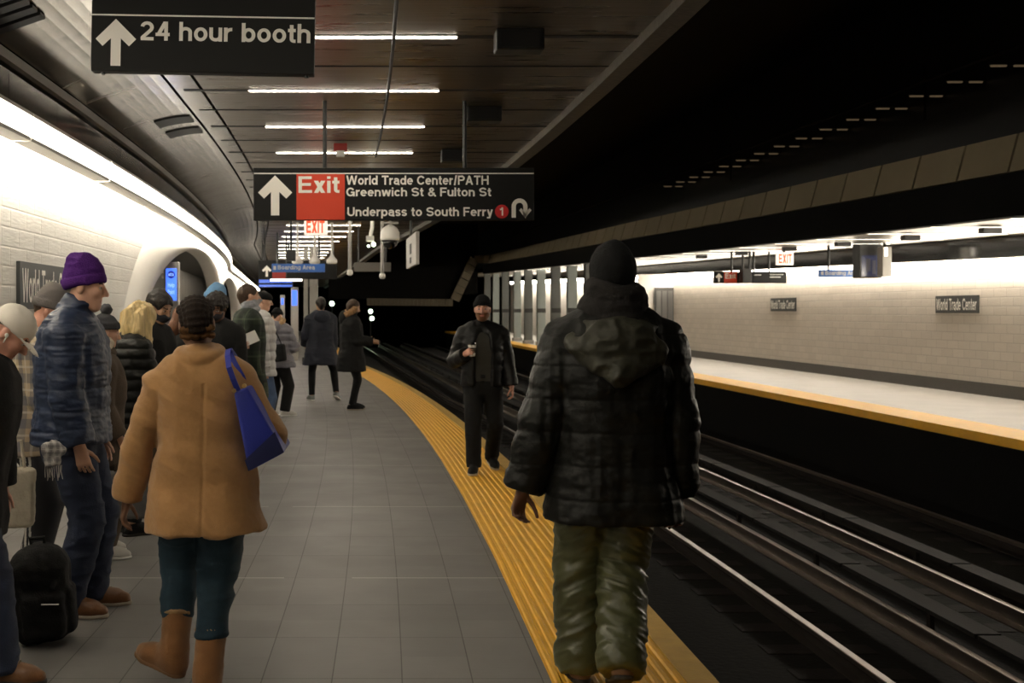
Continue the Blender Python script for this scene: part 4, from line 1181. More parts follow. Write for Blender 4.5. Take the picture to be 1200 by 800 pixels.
def sign_frame(name, label, cat, u0, u1, v0, v1, Y, depth=.06, group=None, mat=None):
    """empty at the sign's middle; returns (empty, f(u, v) -> local point on the face, px size)"""
    a, b = at(u0, v1, Y), at(u1, v0, Y)
    c = ((a[0] + b[0]) / 2, Y, (a[2] + b[2]) / 2)
    e = empty(name, c); tag(e, label, cat, group)
    w, h = (b[0] - a[0]) / 2, (b[2] - a[2]) / 2
    MB().box(-w, w, 0, depth, -h, h, bev=.006).build('panel', mat or m_signblack, e)
    def f(u, v, off=.003):
        p = at(u, v, Y); return (p[0] - c[0], -off, p[2] - c[2])
    return e, f, c
def quad(mb, f, u0, u1, v0, v1, off=.002, mi=0):
    mb.add([f(u0, v1, off), f(u1, v1, off), f(u1, v0, off), f(u0, v0, off)], [(0, 1, 2, 3)], mi)
def line_text(mb, f, s, u0, u1, vt, vb, bold=TH, ref='H', off=.004):
    add_text(mb, s, u0, u1, vb, vt, lambda u, v: f(u, v, off), bold, ref=ref)

# --- 24 hour booth sign
Y1 = 6.0
e, f, c = sign_frame('hanging_sign', 'black hanging sign reading 24 hour booth with white up arrow', 'sign', 107, 369, -30, 85, Y1, .08)
mb = MB(); quad(mb, f, 107.5, 368.5, 18.4, 20.2); mb.build('stripe', m_letter, e)
mb = MB(); add_arrow(mb, f, 112.5, 160, 24, 79); mb.build('arrow', m_letter, e)
mb = MB(); line_text(mb, f, '24 hour booth', 165, 364, 26.4, 48.6); mb.build('lettering', m_letter, e)
for u in (150, 330):
    p = f(u, -30); MB().tube([(p[0], .04, p[2]), (p[0], .04, 3.60 - c[2])], .018, 8).build('hanger', m_black, e)
for u in (120, 360):
    p = f(u, 85); MB().tube([(p[0], .04, p[2] - .012), (p[0], .04, p[2] + .01)], .012, 8).build('screw', m_black, e)
e.rotation_euler = (0, math.radians(1.0), 0)

# --- big exit sign
Y2 = 10.5
e, f, c = sign_frame('hanging_sign', 'wide black hanging sign with red Exit square pointing to World Trade Center and South Ferry', 'sign', 297, 626, 196.5, 258, Y2, .08)
mb = MB(); quad(mb, f, 297.5, 625.5, 202.6, 203.8); mb.build('stripe', m_letter, e)
mb = MB(); add_arrow(mb, f, 302.5, 342.4, 205.5, 252.3); mb.build('arrow', m_letter, e)
mb = MB(); quad(mb, f, 347.5, 404, 203.9, 257.4); sq = mb.build('exit_square', m_signred, e); sq['label'] = 'red square with the word Exit'
mb = MB(); line_text(mb, f, 'Exit', 349.8, 397.8, 206.6, 226); mb.build('lettering', m_letter, sq)
mb = MB()
line_text(mb, f, 'World Trade Center/PATH', 405.8, 572.5, 205.8, 216.4)
mb.build('lettering', m_letter, e); mb = MB()
line_text(mb, f, 'Greenwich St & Fulton St', 405.8, 575.5, 219.8, 230)
mb.build('lettering', m_letter, e); mb = MB()
line_text(mb, f, 'Underpass to South Ferry', 405.8, 577.5, 242.8, 253.2)
mb.build('lettering', m_letter, e)
mb = MB(); n = 28
mb.add([f(588 + 8.0 * math.cos(2 * math.pi * i / n), 247.8 + 8.0 * math.sin(2 * math.pi * i / n), .003) for i in range(n)], [tuple(range(n))])
bl = mb.build('bullet', m_bullet, e); bl['label'] = 'red disc with white numeral 1'
mb = MB(); add_text(mb, '1', 585.6, 589.6, 252.6, 243, lambda u, v: f(u, v, .005), .2); mb.build('numeral', m_letter, bl)
mb = MB(); th = 2.6   # u-turn arrow
ctr = (608.8, 241.8); Ro, Ri = 9.3, 4.3
pts_o = [(ctr[0] - Ro * math.cos(t), ctr[1] - Ro * math.sin(t)) for t in frange(0, math.pi, math.pi / 14)]
pts_i = [(ctr[0] - Ri * math.cos(t), ctr[1] - Ri * math.sin(t)) for t in frange(0, math.pi, math.pi / 14)]
vs = [f(*p) for p in pts_o + pts_i]; k = len(pts_o)
mb.add(vs, [(i, i + 1, k + i + 1, k + i) for i in range(k - 1)])
mb.add([f(599.5, 241.8), f(604.5, 241.8), f(604.5, 255), f(599.5, 255)], [(0, 1, 2, 3)])
mb.add([f(613.1, 241.8), f(618.1, 241.8), f(618.1, 249), f(613.1, 249)], [(0, 1, 2, 3)])
mb.add([f(610.2, 243.6), f(613.4, 246.5), f(615.6, 250.6), f(615.6, 256)], [(0, 1, 2, 3)]); mb.add([f(621.2, 243.6), f(617.9, 246.5), f(615.6, 250.6), f(615.6, 256)], [(0, 1, 2, 3)])
mb.add([f(608.4, 246.4), f(610.6, 243.8), f(615.6, 249), f(615.6, 255)], [(0, 1, 2, 3)]); mb.add([f(622.8, 246.4), f(620.6, 243.8), f(615.6, 249), f(615.6, 255)], [(0, 1, 2, 3)])
mb.build('turn_arrow', m_letter, e)
for u in (380.5, 545):
    p = f(u, 196); MB().tube([(p[0], .04, p[2]), (p[0], .04, 3.60 - c[2])], .020, 8).build('hanger', m_black, e)

# --- wall name plates
def wall_sign(label, x0, y0, y1, z0, z1, side, inset, far=False):
    y = (y0 + y1) / 2; X = bx(x0, y); e = empty('name_sign', (X, y, (z0 + z1) / 2)); tag(e, label, 'sign')
    e.rotation_euler = (0, 0, math.atan2(-(bx(x0, y1) - bx(x0, y0)), y1 - y0))
    L, h = (y1 - y0) / 2, (z1 - z0) / 2; s = side
    MB().box(-.001 if s > 0 else -.03, .03 if s > 0 else .001, -L, L, -h, h).build('panel', M('name_sign_dark', (.035, .038, .036), .45), e)
    mb = MB()
    if s > 0: fn = lambda a, b: (.034, a, b)
    else: fn = lambda a, b: (-.034, -a, b)
    add_text(mb, 'World Trade Center', -L * .95, L * .95, -h * inset, h * inset, fn, .15, out=(s, 0, 0))
    mb.build('lettering', m_letter, e)
wall_sign('dark name sign on the left white block wall behind the gray beanie', -2.74, 8.75, 10.45, 1.62, 2.0, 1, .72)
wall_sign('far wall name sign seen larger, toward the right edge', 11.95, 21.4, 22.95, 1.57, 1.92, -1, .66)
wall_sign('far wall name sign seen smaller, just right of the far platform exit sign', 11.95, 30.1, 31.85, 1.61, 1.98, -1, .66)

# --- lit EXIT box
e, f, c = sign_frame('exit_box', 'small lit white EXIT box with red letters below the big exit sign', 'sign', 356.5, 383.5, 256, 275.5, 16, .10, mat=M('exit_box_white', (.8, .76, .7), .4, emit=.45, ecol=(1, .85, .72)))
mb = MB(); add_text(mb, 'EXIT', 359, 380.5, 273, 258.5, lambda u, v: f(u, v, .004), .2); mb.build('lettering', M('exit_red', (.8, .05, .02), .4, emit=.9, ecol=(1, .07, .02)), e)
p = f(370, 256); MB().tube([(0, .05, p[2]), (0, .05, 3.6 - c[2])], .02, 8).build('hanger', m_black, e)
# --- far group: blue boarding sign, black arrow sign, screens
e, f, c = sign_frame('boarding_sign', 'blue hanging sign reading Boarding Area beyond the big exit sign', 'sign', 318.5, 380.7, 309, 318.8, 28, .08, mat=m_signblue)
mb = MB(); line_text(mb, f, 'Boarding Area', 325.5, 369, 310.6, 315.6); quad(mb, f, 320.5, 323.5, 311.5, 316, .004); mb.build('lettering', M('sign_white_soft', (.5, .5, .48), .5), e)
for u in (325, 374): p = f(u, 309); MB().tube([(p[0], .04, p[2]), (p[0], .04, 3.6 - c[2])], .025, 8).build('hanger', m_black, e)
e, f, c = sign_frame('hanging_sign', 'small distant black arrow sign behind the blue boarding sign', 'sign', 303, 395, 305, 327, 30, .08)
mb = MB(); add_arrow(mb, f, 307, 318.3, 311, 324); mb.build('arrow', m_letter, e)
mb = MB(); quad(mb, f, 319, 335.5, 318, 326.5); mb.build('exit_square', M('dim_red', (.30, .02, .015), .5), e)
for u in (310, 390): p = f(u, 305); MB().tube([(p[0], .04, p[2]), (p[0], .04, 3.6 - c[2])], .025, 8).build('hanger', m_black, e)
e = empty('lamp_bar', at(335.5, 329.0, 29.2)); tag(e, 'short bright white lamp bar below the distant arrow sign', 'lamp')
w = 18.5 * 29.2 / F; MB().box(-w, w, -.03, .03, -.0, .06).build('housing', m_black, e); MB().box(-w, w, -.035, .03, -.005, .05 - .0).build('tube', M('lamp_bar_glow', (1, .95, .85), .4, emit=3, ecol=WARM), e)
hz = 3.6 - e.location[2]; MB().tube([(0, .0, .06), (0, 0, hz)], .02, 6).build('hanger', m_black, e)
e, f, c = sign_frame('arrival_screen', 'two line blue arrival screen hanging left above the waiting crowd', 'screen', 302.5, 343, 326.8, 337, 33, .10)
mb = MB(); quad(mb, f, 303.5, 342.5, 327.6, 331.4); mb.build('display', M('display_blue', (.04, .09, .4), .3, emit=.35, ecol=(.12, .25, 1)), e); mb = MB(); quad(mb, f, 303.5, 342.5, 333.4, 336.0); mb.build('display', MATS['display_blue'], e)
for u in (308, 338): p = f(u, 327); MB().tube([(p[0], .05, p[2]), (p[0], .05, 3.6 - c[2])], .025, 8).build('hanger', m_black, e)
def totem(u0, u1, v0, v1, Y, label, mtext=False):
    a, b = at(u0, v1, Y), at(u1, v0, Y); w = (b[0] - a[0]) / 2
    e = empty('information_totem', ((a[0] + b[0]) / 2, Y, 0)); tag(e, label, 'screen')
    MB().box(-w - .03, w + .03, 0, .14, 0, b[2] + .10, bev=.01).build('casing', m_alu, e)
    MB().box(-w, w, -.006, .001, a[2], b[2]).build('display', M('totem_blue', (.04, .10, .6), .3, emit=1.0, ecol=(.06, .17, 1)), e)
    if mtext:
        mb = MB(); zc = b[2] - w * 1.15; n = 26
        mb.add([(w * .72 * math.cos(2 * math.pi * i / n), -.010, zc + w * .72 * math.sin(2 * math.pi * i / n)) for i in range(n)], [tuple(range(n))])
        mb.build('roundel', M('roundel_blue', (.01, .02, .2), .4, emit=.25, ecol=(.02, .04, .5)), e)
        lm = M('lettering_glow', (.3, .45, .9), .4, emit=.7, ecol=(.25, .45, 1))
        mb = MB(); add_text(mb, 'MTA', -w * .5, w * .5, zc - w * .28, zc + w * .28, lambda x, z: (x, -.013, z), .2)
        mb.build('lettering', lm, e); mb = MB(); add_text(mb, 'Help', -w * .62, w * .62, b[2] - w * 3.5, b[2] - w * 2.7, lambda x, z: (x, -.011, z))
        mb.build('lettering', lm, e); mb = MB(); add_text(mb, 'Point', -w * .62, w * .62, b[2] - w * 4.8, b[2] - w * 4.0, lambda x, z: (x, -.011, z))
        mb.build('lettering', lm, e)
totem(194.5, 207, 314.5, 352, 17.0, 'glowing blue help totem standing inside the first white arch', True)
totem(342, 348.2, 340, 358, 36, 'narrow blue screen totem far down the platform right of the flat cap')
totem(329.5, 332.4, 349, 357, 37, 'smallest blue screen totem far down the platform beside the flat cap')
for u0, u1, v0, lab in ((356, 361, 326, 'slim gray distant column just left of the person in navy'), (363, 372.5, 327, 'wider gray distant column behind the head of the person in navy')):
    Y = 34; a, b = at(u0, 405, Y), at(u1, v0, Y); w = (b[0] - a[0]) / 2
    e = empty('platform_column', ((a[0] + b[0]) / 2, Y, 0)); tag(e, lab, 'column')
    MB().box(-w, w, -w, w, 0, 3.6, bev=.015).build('shaft', m_graypanel, e); MB().box(-w - .04, w + .04, -w - .04, w + .04, 0, .2, bev=.01).build('base', m_base, e)
# pendant lamps
for u, nm in ((348.5, 'leftmost'), (368.7, 'middle'), (389, 'rightmost')):
    p = at(u, 309, 25); e = empty('pendant_lamp', p); tag(e, nm + ' of three white bell shaped pendant lamps below the EXIT box', 'lamp', 'bell pendant lamps')
    MB().tube([(0, 0, .20), (0, 0, 3.60 - p[2])], .028, 8).build('stem', m_white, e)
    MB().lathe((0, 0, 0), [(.10, 0), (.125, .03), (.12, .09), (.06, .15), (.03, .21)], 20).build('shade', m_white, e, smooth=True)
# dome camera
p = at(457, 277, 17); e = empty('hanging_dome_camera', p); tag(e, 'white round dome camera hanging below the big exit sign', 'camera')
MB().lathe((0, 0, 0), [(.145, -.06), (.152, -.02), (.145, .06), (.115, .125), (.06, .165), (.03, .18)], 24).build('body', m_white, e, smooth=True)
MB().lathe((0, 0, 0), [(.01, -.19), (.06, -.175), (.11, -.13), (.13, -.06)], 24).build('dome', m_blackgloss, e, smooth=True)
MB().tube([(0, 0, .17), (0, 0, 3.60 - p[2])], .03, 8).box(-.13, .13, -.03, .03, .19, .22).build('bracket', m_housing, e)
p = at(434, 281, 18); e = empty('hanging_spot_camera', p); tag(e, 'white bracket camera with small light, left of the dome camera', 'camera')
MB().tube([(0, 0, .05), (.03, 0, .2), (.03, 0, 3.60 - p[2])], .03, 8).build('bracket', m_white, e)
MB().box(-.07, .06, -.14, .08, -.03, .06, bev=.01).build('body', m_white, e)
MB().tube([(.05, -.1, -.075), (.05, -.16, -.085)], .035, 12).tube([(-.03, -.1, -.105), (-.03, -.16, -.11)], .022, 12).build('lens', M('spot_glow', (.9, 1, .8), .3, emit=4, ecol=(.9, 1, .75)), e)
# thin poles, blade sign, gray sign, box
for u, v1, lab in ((410, 318, 'thin gray hanging pole with round end left of the dome camera'), (448, 322, 'thin gray hanging pole just below the dome camera')):
    p = at(u, v1, 22); e = empty('hanging_pole', p); tag(e, lab, 'pole', 'hanging poles')
    MB().tube([(0, 0, 0), (0, 0, 3.60 - p[2])], .035, 8).build('shaft', m_housing, e)
    MB().lathe((0, 0, -.02), [(.03, -.06), (.06, -.03), (.06, .03), (.03, .06)], 12).build('end_cap', m_white, e, smooth=True)
p = at(489, 290, 17); e = empty('blade_sign', (p[0] - .02, 17, p[2])); tag(e, 'pale narrow hanging blade sign seen at a slant right of the dome camera', 'sign')
q = at(477.5, 294, 19)
dxx = q[0] - p[0]
MB().add([(0, 0, -.25), (dxx, 2, -.25), (dxx, 2, .25), (0, 0, .25), (.05, 0, -.25), (dxx + .05, 2, -.25), (dxx + .05, 2, .25), (.05, 0, .25)], [(0, 1, 2, 3), (5, 4, 7, 6), (4, 0, 3, 7), (1, 5, 6, 2), (3, 2, 6, 7), (4, 5, 1, 0)]).build('panel', M('dim_white', (.42, .40, .37), .5), e)
for z0, z1 in ((-.05, .12), (-.2, -.1)): MB().add([(-.006 + dxx * .4, .8, z0), (-.006 + dxx * .6, 1.2, z0), (-.006 + dxx * .6, 1.2, z1), (-.006 + dxx * .4, .8, z1)], [(0, 1, 2, 3)]).build('mark', m_signblack, e)
MB().tube([(dxx / 2, 1, .25), (dxx / 2, 1, 3.60 - p[2])], .02, 8).build('hanger', m_black, e)
e, f, c = sign_frame('hanging_sign', 'dim gray hanging sign between the two thin poles', 'sign', 415, 458, 307.5, 318, 26, .08, mat=M('dim_gray_sign', (.16, .15, .13), .5))
for u in (420, 452): p = f(u, 307.5); MB().tube([(p[0], .04, p[2]), (p[0], .04, 3.6 - c[2])], .02, 8).build('hanger', m_black, e)
e, f, c = sign_frame('loudspeaker', 'black box hanging left of the bell pendant lamps', 'loudspeaker', 335.5, 346, 293, 305.5, 23, .2, mat=m_black)
p = f(341, 293); MB().tube([(0, .1, p[2]), (0, .1, 3.6 - c[2])], .025, 8).build('hanger', m_black, e)

# --- far platform hanging signs
def far_drop(e, f, c, us, v, dep=.05):
    for u in us:
        p = f(u, v); MB().tube([(p[0], dep, p[2]), (p[0], dep, 2.98 + SLOPE(c[1]) - c[2])], .03, 8).build('hanger', m_black, e)
e, f, c = sign_frame('hanging_sign', 'black far platform sign with white arrow and red Exit', 'sign', 837, 870, 318, 331.8, 29, .1)
mb = MB(); add_arrow(mb, f, 838.5, 846.5, 320, 330); mb.build('arrow', m_letter, e)
mb = MB(); quad(mb, f, 848.5, 863.5, 318.8, 331); sq = mb.build('exit_square', m_signred, e)
mb = MB(); add_text(mb, 'Exit', 849.8, 862, 326.3, 320, lambda u, v: f(u, v, .006), .2); mb.build('lettering', m_letter, sq)
far_drop(e, f, c, (858,), 318)
e, f, c = sign_frame('hanging_sign', 'black far platform sign with faint small white lines, left of the name sign', 'sign', 882, 922, 318, 331.8, 29, .1)
for u0, u1, v in ((902, 918, 321), (902, 915, 324), (884, 892, 321.5)):
    mb = MB(); quad(mb, f, u0, u1, v, v + 1.1, .004); mb.build('text_line', M('sign_white_soft', (.5, .5, .48), .5), e)
far_drop(e, f, c, (884, 902), 318)
e, f, c = sign_frame('hanging_unit', 'black square unit hanging between the two far platform signs', 'loudspeaker', 870.6, 881.2, 314.5, 331.5, 28.6, .3, mat=m_black); far_drop(e, f, c, (872, 880), 314.5, .1)
e, f, c = sign_frame('exit_box', 'lit white EXIT box with red letters over the far platform', 'sign', 910.5, 930, 295.5, 310.3, 28, .1, mat=MATS['exit_box_white'])
mb = MB(); add_text(mb, 'EXIT', 912.5, 928, 308.5, 297.5, lambda u, v: f(u, v, .006), .2); mb.build('lettering', MATS['exit_red'], e)
far_drop(e, f, c, (920,), 295.5)
e, f, c = sign_frame('boarding_sign', 'blue Boarding Area sign hanging over the far platform', 'sign', 960, 1008, 315.5, 324.6, 25, .08, mat=m_signblue)
mb = MB(); line_text(mb, f, 'Boarding Area', 967, 1006, 317.2, 322); quad(mb, f, 962, 965, 318, 322, .004); mb.build('lettering', MATS['sign_white_soft'], e); far_drop(e, f, c, (972,), 315.5)
e, f, c = sign_frame('hanging_monitor', 'dark hanging monitor with bluish screen over the far platform', 'screen', 1007.5, 1033, 284, 325.5, 23.6, .35, mat=m_black)
mb = MB(); quad(mb, f, 1009.5, 1031.5, 299, 323.5, .004); mb.build('display', M('monitor_dim', (.03, .035, .07), .2, emit=.03, ecol=(.3, .35, .8)), e)
mb = MB(); quad(mb, f, 1015, 1020, 303, 318, .006); quad(mb, f, 1022, 1026, 305, 321, .006); mb.build('picture', M('monitor_shape', (.10, .10, .13), .3), e); far_drop(e, f, c, (1012, 1020), 284, .15)
e, f, c = sign_frame('exterior_box', 'tall pale unit with small white lamp beside the far hanging monitor', 'lamp', 1034.5, 1045, 289, 323.5, 23.2, .25, mat=m_housing); e.name = 'lamp_unit'
mb = MB(); quad(mb, f, 1036.5, 1040, 290, 300, .004); mb.build('lens', M('unit_glow', (1, .97, .9), .4, emit=3, ecol=WARM), e); far_drop(e, f, c, (1039,), 289, .1)
# ------------------------------------------------------------------ people
def world(P, p):
    return P.root.matrix_basis @ Vector(tuple(float(v) for v in p))
m_tan = M('tan_wool', (.37, .20, .080), .95, spec=.15, var=.12, vscale=60, bump=.35, bscale=260, sheen=.3)
m_teal = M('dark_teal_denim', (.008, .030, .048), .8, var=.3, vscale=25, bump=.25, bscale=200)
m_tanboot = M('tan_suede', (.21, .092, .028), .9, var=.25, vscale=14, bump=.25, bscale=160, sheen=.2)
m_tansole = M('tan_sole', (.20, .10, .04), .7)
m_fleece = M('cream_fleece', (.55, .45, .33), .95, bump=.5, bscale=120)
m_blackpuff = M('black_quilted_nylon', (.0078, .0078, .0062), .5, spec=.2, var=.3, vscale=9, bump=.25, bscale=26, bdist=.02)
m_hoodolive = M('olive_black_nylon', (.034, .033, .022), .55, spec=.3, var=.3, vscale=9, bump=.3, bscale=26, bdist=.02)
m_olive = M('olive_satin', (.066, .069, .027), .40, var=.2, vscale=8, bump=.2, bscale=60)
m_knit = M('black_knit', (.010, .010, .010), .95, bump=.5, bscale=160, spec=.2)
m_scarfblk = M('charcoal_scarf', (.020, .018, .017), .95, bump=.5, bscale=110, spec=.2)
m_navypuff = M('navy_quilted_nylon', (.014, .026, .062), .5, var=.4, vscale=14, bump=.25, bscale=35, bdist=.012)
m_purple = M('purple_knit', (.075, .018, .16), .95, bump=.5, bscale=170, spec=.2)
m_jeans = M('dark_jeans', (.018, .026, .055), .85, var=.35, vscale=14, bump=.3, bscale=190)
m_brownboot = M('brown_leather', (.155, .066, .022), .45, var=.35, vscale=14, bump=.2, bscale=60)
m_palesole = M('pale_sole', (.42, .36, .28), .7)
m_darksole = M('dark_sole', (.03, .025, .02), .7)
m_lace = M('lace', (.10, .07, .04), .8)
m_blackcloth = M('black_cloth', (.0095, .0092, .009), .85, var=.3, vscale=20, bump=.3, bscale=140, spec=.25)
m_blackleather = M('black_leather', (.0075, .007, .0065), .5, spec=.25, var=.3, vscale=10, bump=.2, bscale=60)
m_graysweat = M('gray_green_sweater', (.040, .038, .030), .95, bump=.4, bscale=180)
m_whitecap = M('white_cotton', (.68, .64, .56), .85, bump=.15, bscale=180)
m_graybeanie = M('gray_knit', (.15, .135, .125), .95, bump=.5, bscale=170)
m_cream = M('cream_fleece_hood', (.60, .52, .40), .95, bump=.4, bscale=90)
m_white = MATS['white_enamel']
m_whiteshoe = M('white_canvas', (.62, .59, .53), .7)
m_brown2 = M('brown_coat_cloth', (.075, .052, .034), .9, var=.2, vscale=20, bump=.3, bscale=150)
m_browntrous = M('brown_corduroy', (.085, .058, .034), .9, bump=.3, bscale=150)
m_blonde = M('blonde_hair', (.66, .47, .22), .5, var=.6, vscale=6, stretch=(9, 9, 1.2), bump=.5, bscale=14, bdist=.02)
m_darkhair = M('black_brown_hair', (.014, .009, .006), .55, var=.4, vscale=9, stretch=(7, 7, 2), bump=.5, bscale=14, bdist=.02)
m_brownhair = M('brown_hair', (.055, .028, .013), .55, var=.4, vscale=9, stretch=(7, 7, 2), bump=.5, bscale=14, bdist=.02)
m_auburn = M('auburn_hair', (.15, .060, .025), .5, var=.4, vscale=9, stretch=(9, 9, 1.2), bump=.5, bscale=14, bdist=.02)
m_rusthair = M('rust_brown_braid', (.085, .040, .012), .7, spec=.2, var=.9, vscale=55, bump=.5, bscale=90)
m_bluebeanie = M('light_blue_knit', (.15, .31, .52), .95, bump=.5, bscale=170)
m_maskdark = M('dark_face_mask', (.02, .02, .026), .8)
m_maskgray = M('gray_marl_gaiter', (.30, .31, .33), .9, var=.45, vscale=30)
m_whitepuff = M('pale_gray_quilted_nylon', (.50, .49, .48), .5, var=.12, vscale=10)
m_graypuff = M('gray_violet_quilted_nylon', (.165, .160, .185), .5, var=.2, vscale=10)
m_fur = M('tan_fur', (.42, .27, .14), .95, var=.45, vscale=40, bump=.8, bscale=70)
m_furbrown = M('brown_fur', (.24, .135, .06), .95, var=.45, vscale=40, bump=.8, bscale=70)
m_navycoat = M('dark_navy_coat', (.008, .010, .020), .75, var=.3, vscale=10)
m_bluejeans = M('mid_blue_jeans', (.06, .10, .19), .85, var=.35, vscale=12, bump=.3, bscale=190)
def plaid(name, base, dark, pale, s=9.0):
    m = M(name, base, .9); N, L, b = nodes_of(m)
    tc = N.new('ShaderNodeTexCoord'); sp = N.new('ShaderNodeSeparateXYZ'); L.new(tc.outputs['Object'], sp.inputs[0])
    band = lambda c, w, o: math_node(N, L, 'LESS_THAN', math_node(N, L, 'FRACT', math_node(N, L, 'MULTIPLY_ADD', c, s, o + 20)), w)
    hx = math_node(N, L, 'ADD', sp.outputs[0], sp.outputs[1])
    c1 = mixcol(N, L, math_node(N, L, 'MULTIPLY', band(hx, .42, 0), .6), base, dark)
    c2 = mixcol(N, L, math_node(N, L, 'MULTIPLY', band(sp.outputs[2], .42, .1), .6), c1, dark)
    c3 = mixcol(N, L, math_node(N, L, 'MULTIPLY', band(hx, .10, .35), .5), c2, pale); c4 = mixcol(N, L, math_node(N, L, 'MULTIPLY', band(sp.outputs[2], .10, .45), .5), c3, pale)
    L.new(c4, b.inputs['Base Color']); return m
m_flannel = plaid('tan_blue_flannel', (.42, .33, .22), (.08, .09, .12), (.60, .54, .44), 7.5)
m_greenplaid = plaid('green_plaid_wool', (.022, .034, .020), (.008, .010, .008), (.075, .095, .06), 5.0)

# --- woman in the tan coat
P1 = Person('woman in tan wool coat walking away with blue tote and tan boots', (-.680, 4.74), 2, H=1.665, fem=True, vox=.006, skin='brown', width=1.06, roll=-2, head=(6, 6, -5), alen=1.05,
            L=dict(u=(-.42, .0, -1), f=(-.22, .10, -1), curl=.6), R=dict(u=(.62, -.18, -1), f=(-.25, 1, -.05), curl=1.0, thumb=(0, 0, 1), palm=(-1, 0, 0)),
            feet={'L': dict(x=-.135, y=.04, z=.045, yaw=58, pitch=-14, kyaw=5), 'R': dict(x=.022, y=-.08, z=0, yaw=4)})
def seam(V, N):
    Wd = V.copy(); Wd[:, 2] += .55 * V[:, 0]
    d = P1.folds(.015, (5, 5, 11), 3, .6)(Wd, N) + P1.folds(.004, (18, 18, 26), 9)(Wd, N)
    back = (V[:, 1] < -.05) & (V[:, 2] < 1.30)
    return d - .006 * np.exp(-(((V[:, 0] - .012) / .006) ** 2)) * back
P1.jacket(m_tan, t=.034, ts=.024, hem=.735, disp=seam, levs=[(.62, .222, .175, -.02), (.80, .198, .155, -.02), (1.04, .165, .12, -.01)], collar=(.088, .023, 1.532), shoulder=.060, name='coat', td=.03, relaxn=1,
          extra=lambda S, P: S.cone(P.TP((0, -.012, 1.44)), P.TP((0, -.008, 1.505)), .084 * P.s, .080 * P.s, .03))
C = P1  # cuff seams on the sleeves
for k in 'LR':
    a, e_, w_ = P1.arm[k]; d_ = unit(w_ - e_)
    S = SDF(w_ - .2, w_ + .2, .006); q = w_ - d_ * .075
    S.torus(q, .037 * P1.s + .024, .006, d_, .004); P1.emit('cuff', S, m_tan, None, 0)
P1.trousers(m_teal, t=.014, flare=(.022, .012, .004), hem=.235, disp=P1.folds(.011, (10, 10, 24), 2, .75), ktight=1.1)
P1.shoes(m_tanboot, m_tansole, boot=.175, bulk=1.26, cuffmat=M('brown_fleece', (.34, .21, .10), .95, bump=.5, bscale=120), name='boot', vox=.006)
def braid(S, P):
    for x in np.linspace(-.080, .080, 9):
        k = math.sqrt(1 - (x / .098) ** 2); n = 22
        for j in range(n):
            ph = math.radians(40 + 165 * j / (n - 1)); r = .0135 if j % 2 else .0100
            S.ell(P.HP((x * (1 - .25 * j / n), -.016 + (.108 * math.cos(ph)) * k, .026 + .106 * math.sin(ph) * k - .0012 * j)), np.array([r * .92, r, r]) * P.s, None, .002)
P1.hair(M('braid_hair', (.014, .0075, .004), .75, spec=.2, var=.95, vscale=60, bump=.4, bscale=160), vol=.97, back=-.065, extra=braid, vox=.0042, disp=lambda V, N: .0008 * fbm(V * 70))
S = SDF(P1.hc - .2, P1.hc + .2, .005)
for row, (z, y, n_) in enumerate(((-.034, -.098, 9), (-.060, -.088, 8))):
    for i in range(n_):
        x = -.062 + .124 * i / (n_ - 1)
        S.ell(P1.HP((x, y + 3.2 * x * x, z + .004 * (-1) ** i)), np.array([.020, .021, .0165]) * P1.s, None, .004)
P1.emit('hair_roll', S, m_rusthair, lambda V, N: .0025 * fbm(V * 90), 1, label='rust brown braided roll at the nape')

# --- man in the black quilted jacket
P2 = Person('man seen from behind in black hooded quilted jacket and olive trousers at right', (1.065, 4.74), 0, H=1.845, vox=.006, skin='dark', width=1.08, head=(2, 0, 0), roll=0, alen=1.16,
            L=dict(u=(-.34, -.06, -1), f=(-.26, .10, -1), curl=.9, thumb=(.9, .6, 0), palm=(.5, -1, 0)), R=dict(u=(.20, -.05, -1), f=(.02, .06, -1), curl=.8, thumb=(-.9, .6, 0), palm=(-.5, -1, 0)),
            feet={'L': dict(x=-.135, y=.05, z=0, yaw=6), 'R': dict(x=-.01, y=-.20, z=.078, yaw=-6, pitch=22)})
P2.root.location.z = .0122
def p2disp(V, N):
    d = P2.puff(.011, .138, .006, 9, .02, .3)(V, N)
    vert = ridged(np.stack([V[:, 0] * 26, V[:, 1] * 26, V[:, 2] * 2.2], 1) + 40)
    return d + .0022 * vert
P2.jacket(m_blackpuff, t=.062, ts=.050, hem=.695, disp=p2disp, levs=[(.64, .196, .130, -.01), (.78, .190, .125, -.01)], collar=(.085, .036, 1.50), shoulder=.064, name='jacket')
def p2fold(V, N):
    Wd = V.copy(); Wd[:, 2] += .5 * np.abs(V[:, 0] + .07) + .3 * V[:, 1]
    return .008 * ridged(Wd * np.array([6, 6, 17]) + 3) + .005 * ridged(Wd * np.array([13, 13, 36]) + 30) + .004 * fbm(V * 9)
P2.trousers(m_olive, t=.024, flare=(.006, .016, .034), hem=.03, disp=p2fold, ktight=1.08)
P2.shoes(M('brown_nubuck', (.16, .085, .04), .8), m_darksole, bulk=1.1)
S = SDF(P2.TP((-.35, -.40, 1.1)), P2.TP((.35, .2, 1.75)), .007)
S.ell(P2.TP((-.015, -.165, 1.405)), np.array([.165, .085, .125]), None, 0)
S.chain([P2.TP(p) for p in ((-.20, -.04, 1.44), (-.15, -.14, 1.40), (-.02, -.225, 1.305), (.13, -.15, 1.38), (.19, -.04, 1.43))], (.045, .05, .05, .05, .045), .03)
S.torus(P2.TP((0, -.05, 1.49)), .115, .042, (0, -.4, 1), .03, sq=(1.15, .95))
P2.emit('hood', S, m_hoodolive, lambda V, N: .009 * ridged(V * np.array([13, 13, 20])) + .006 * fbm(V * 18), 1, label='dark olive hood lying on the back')
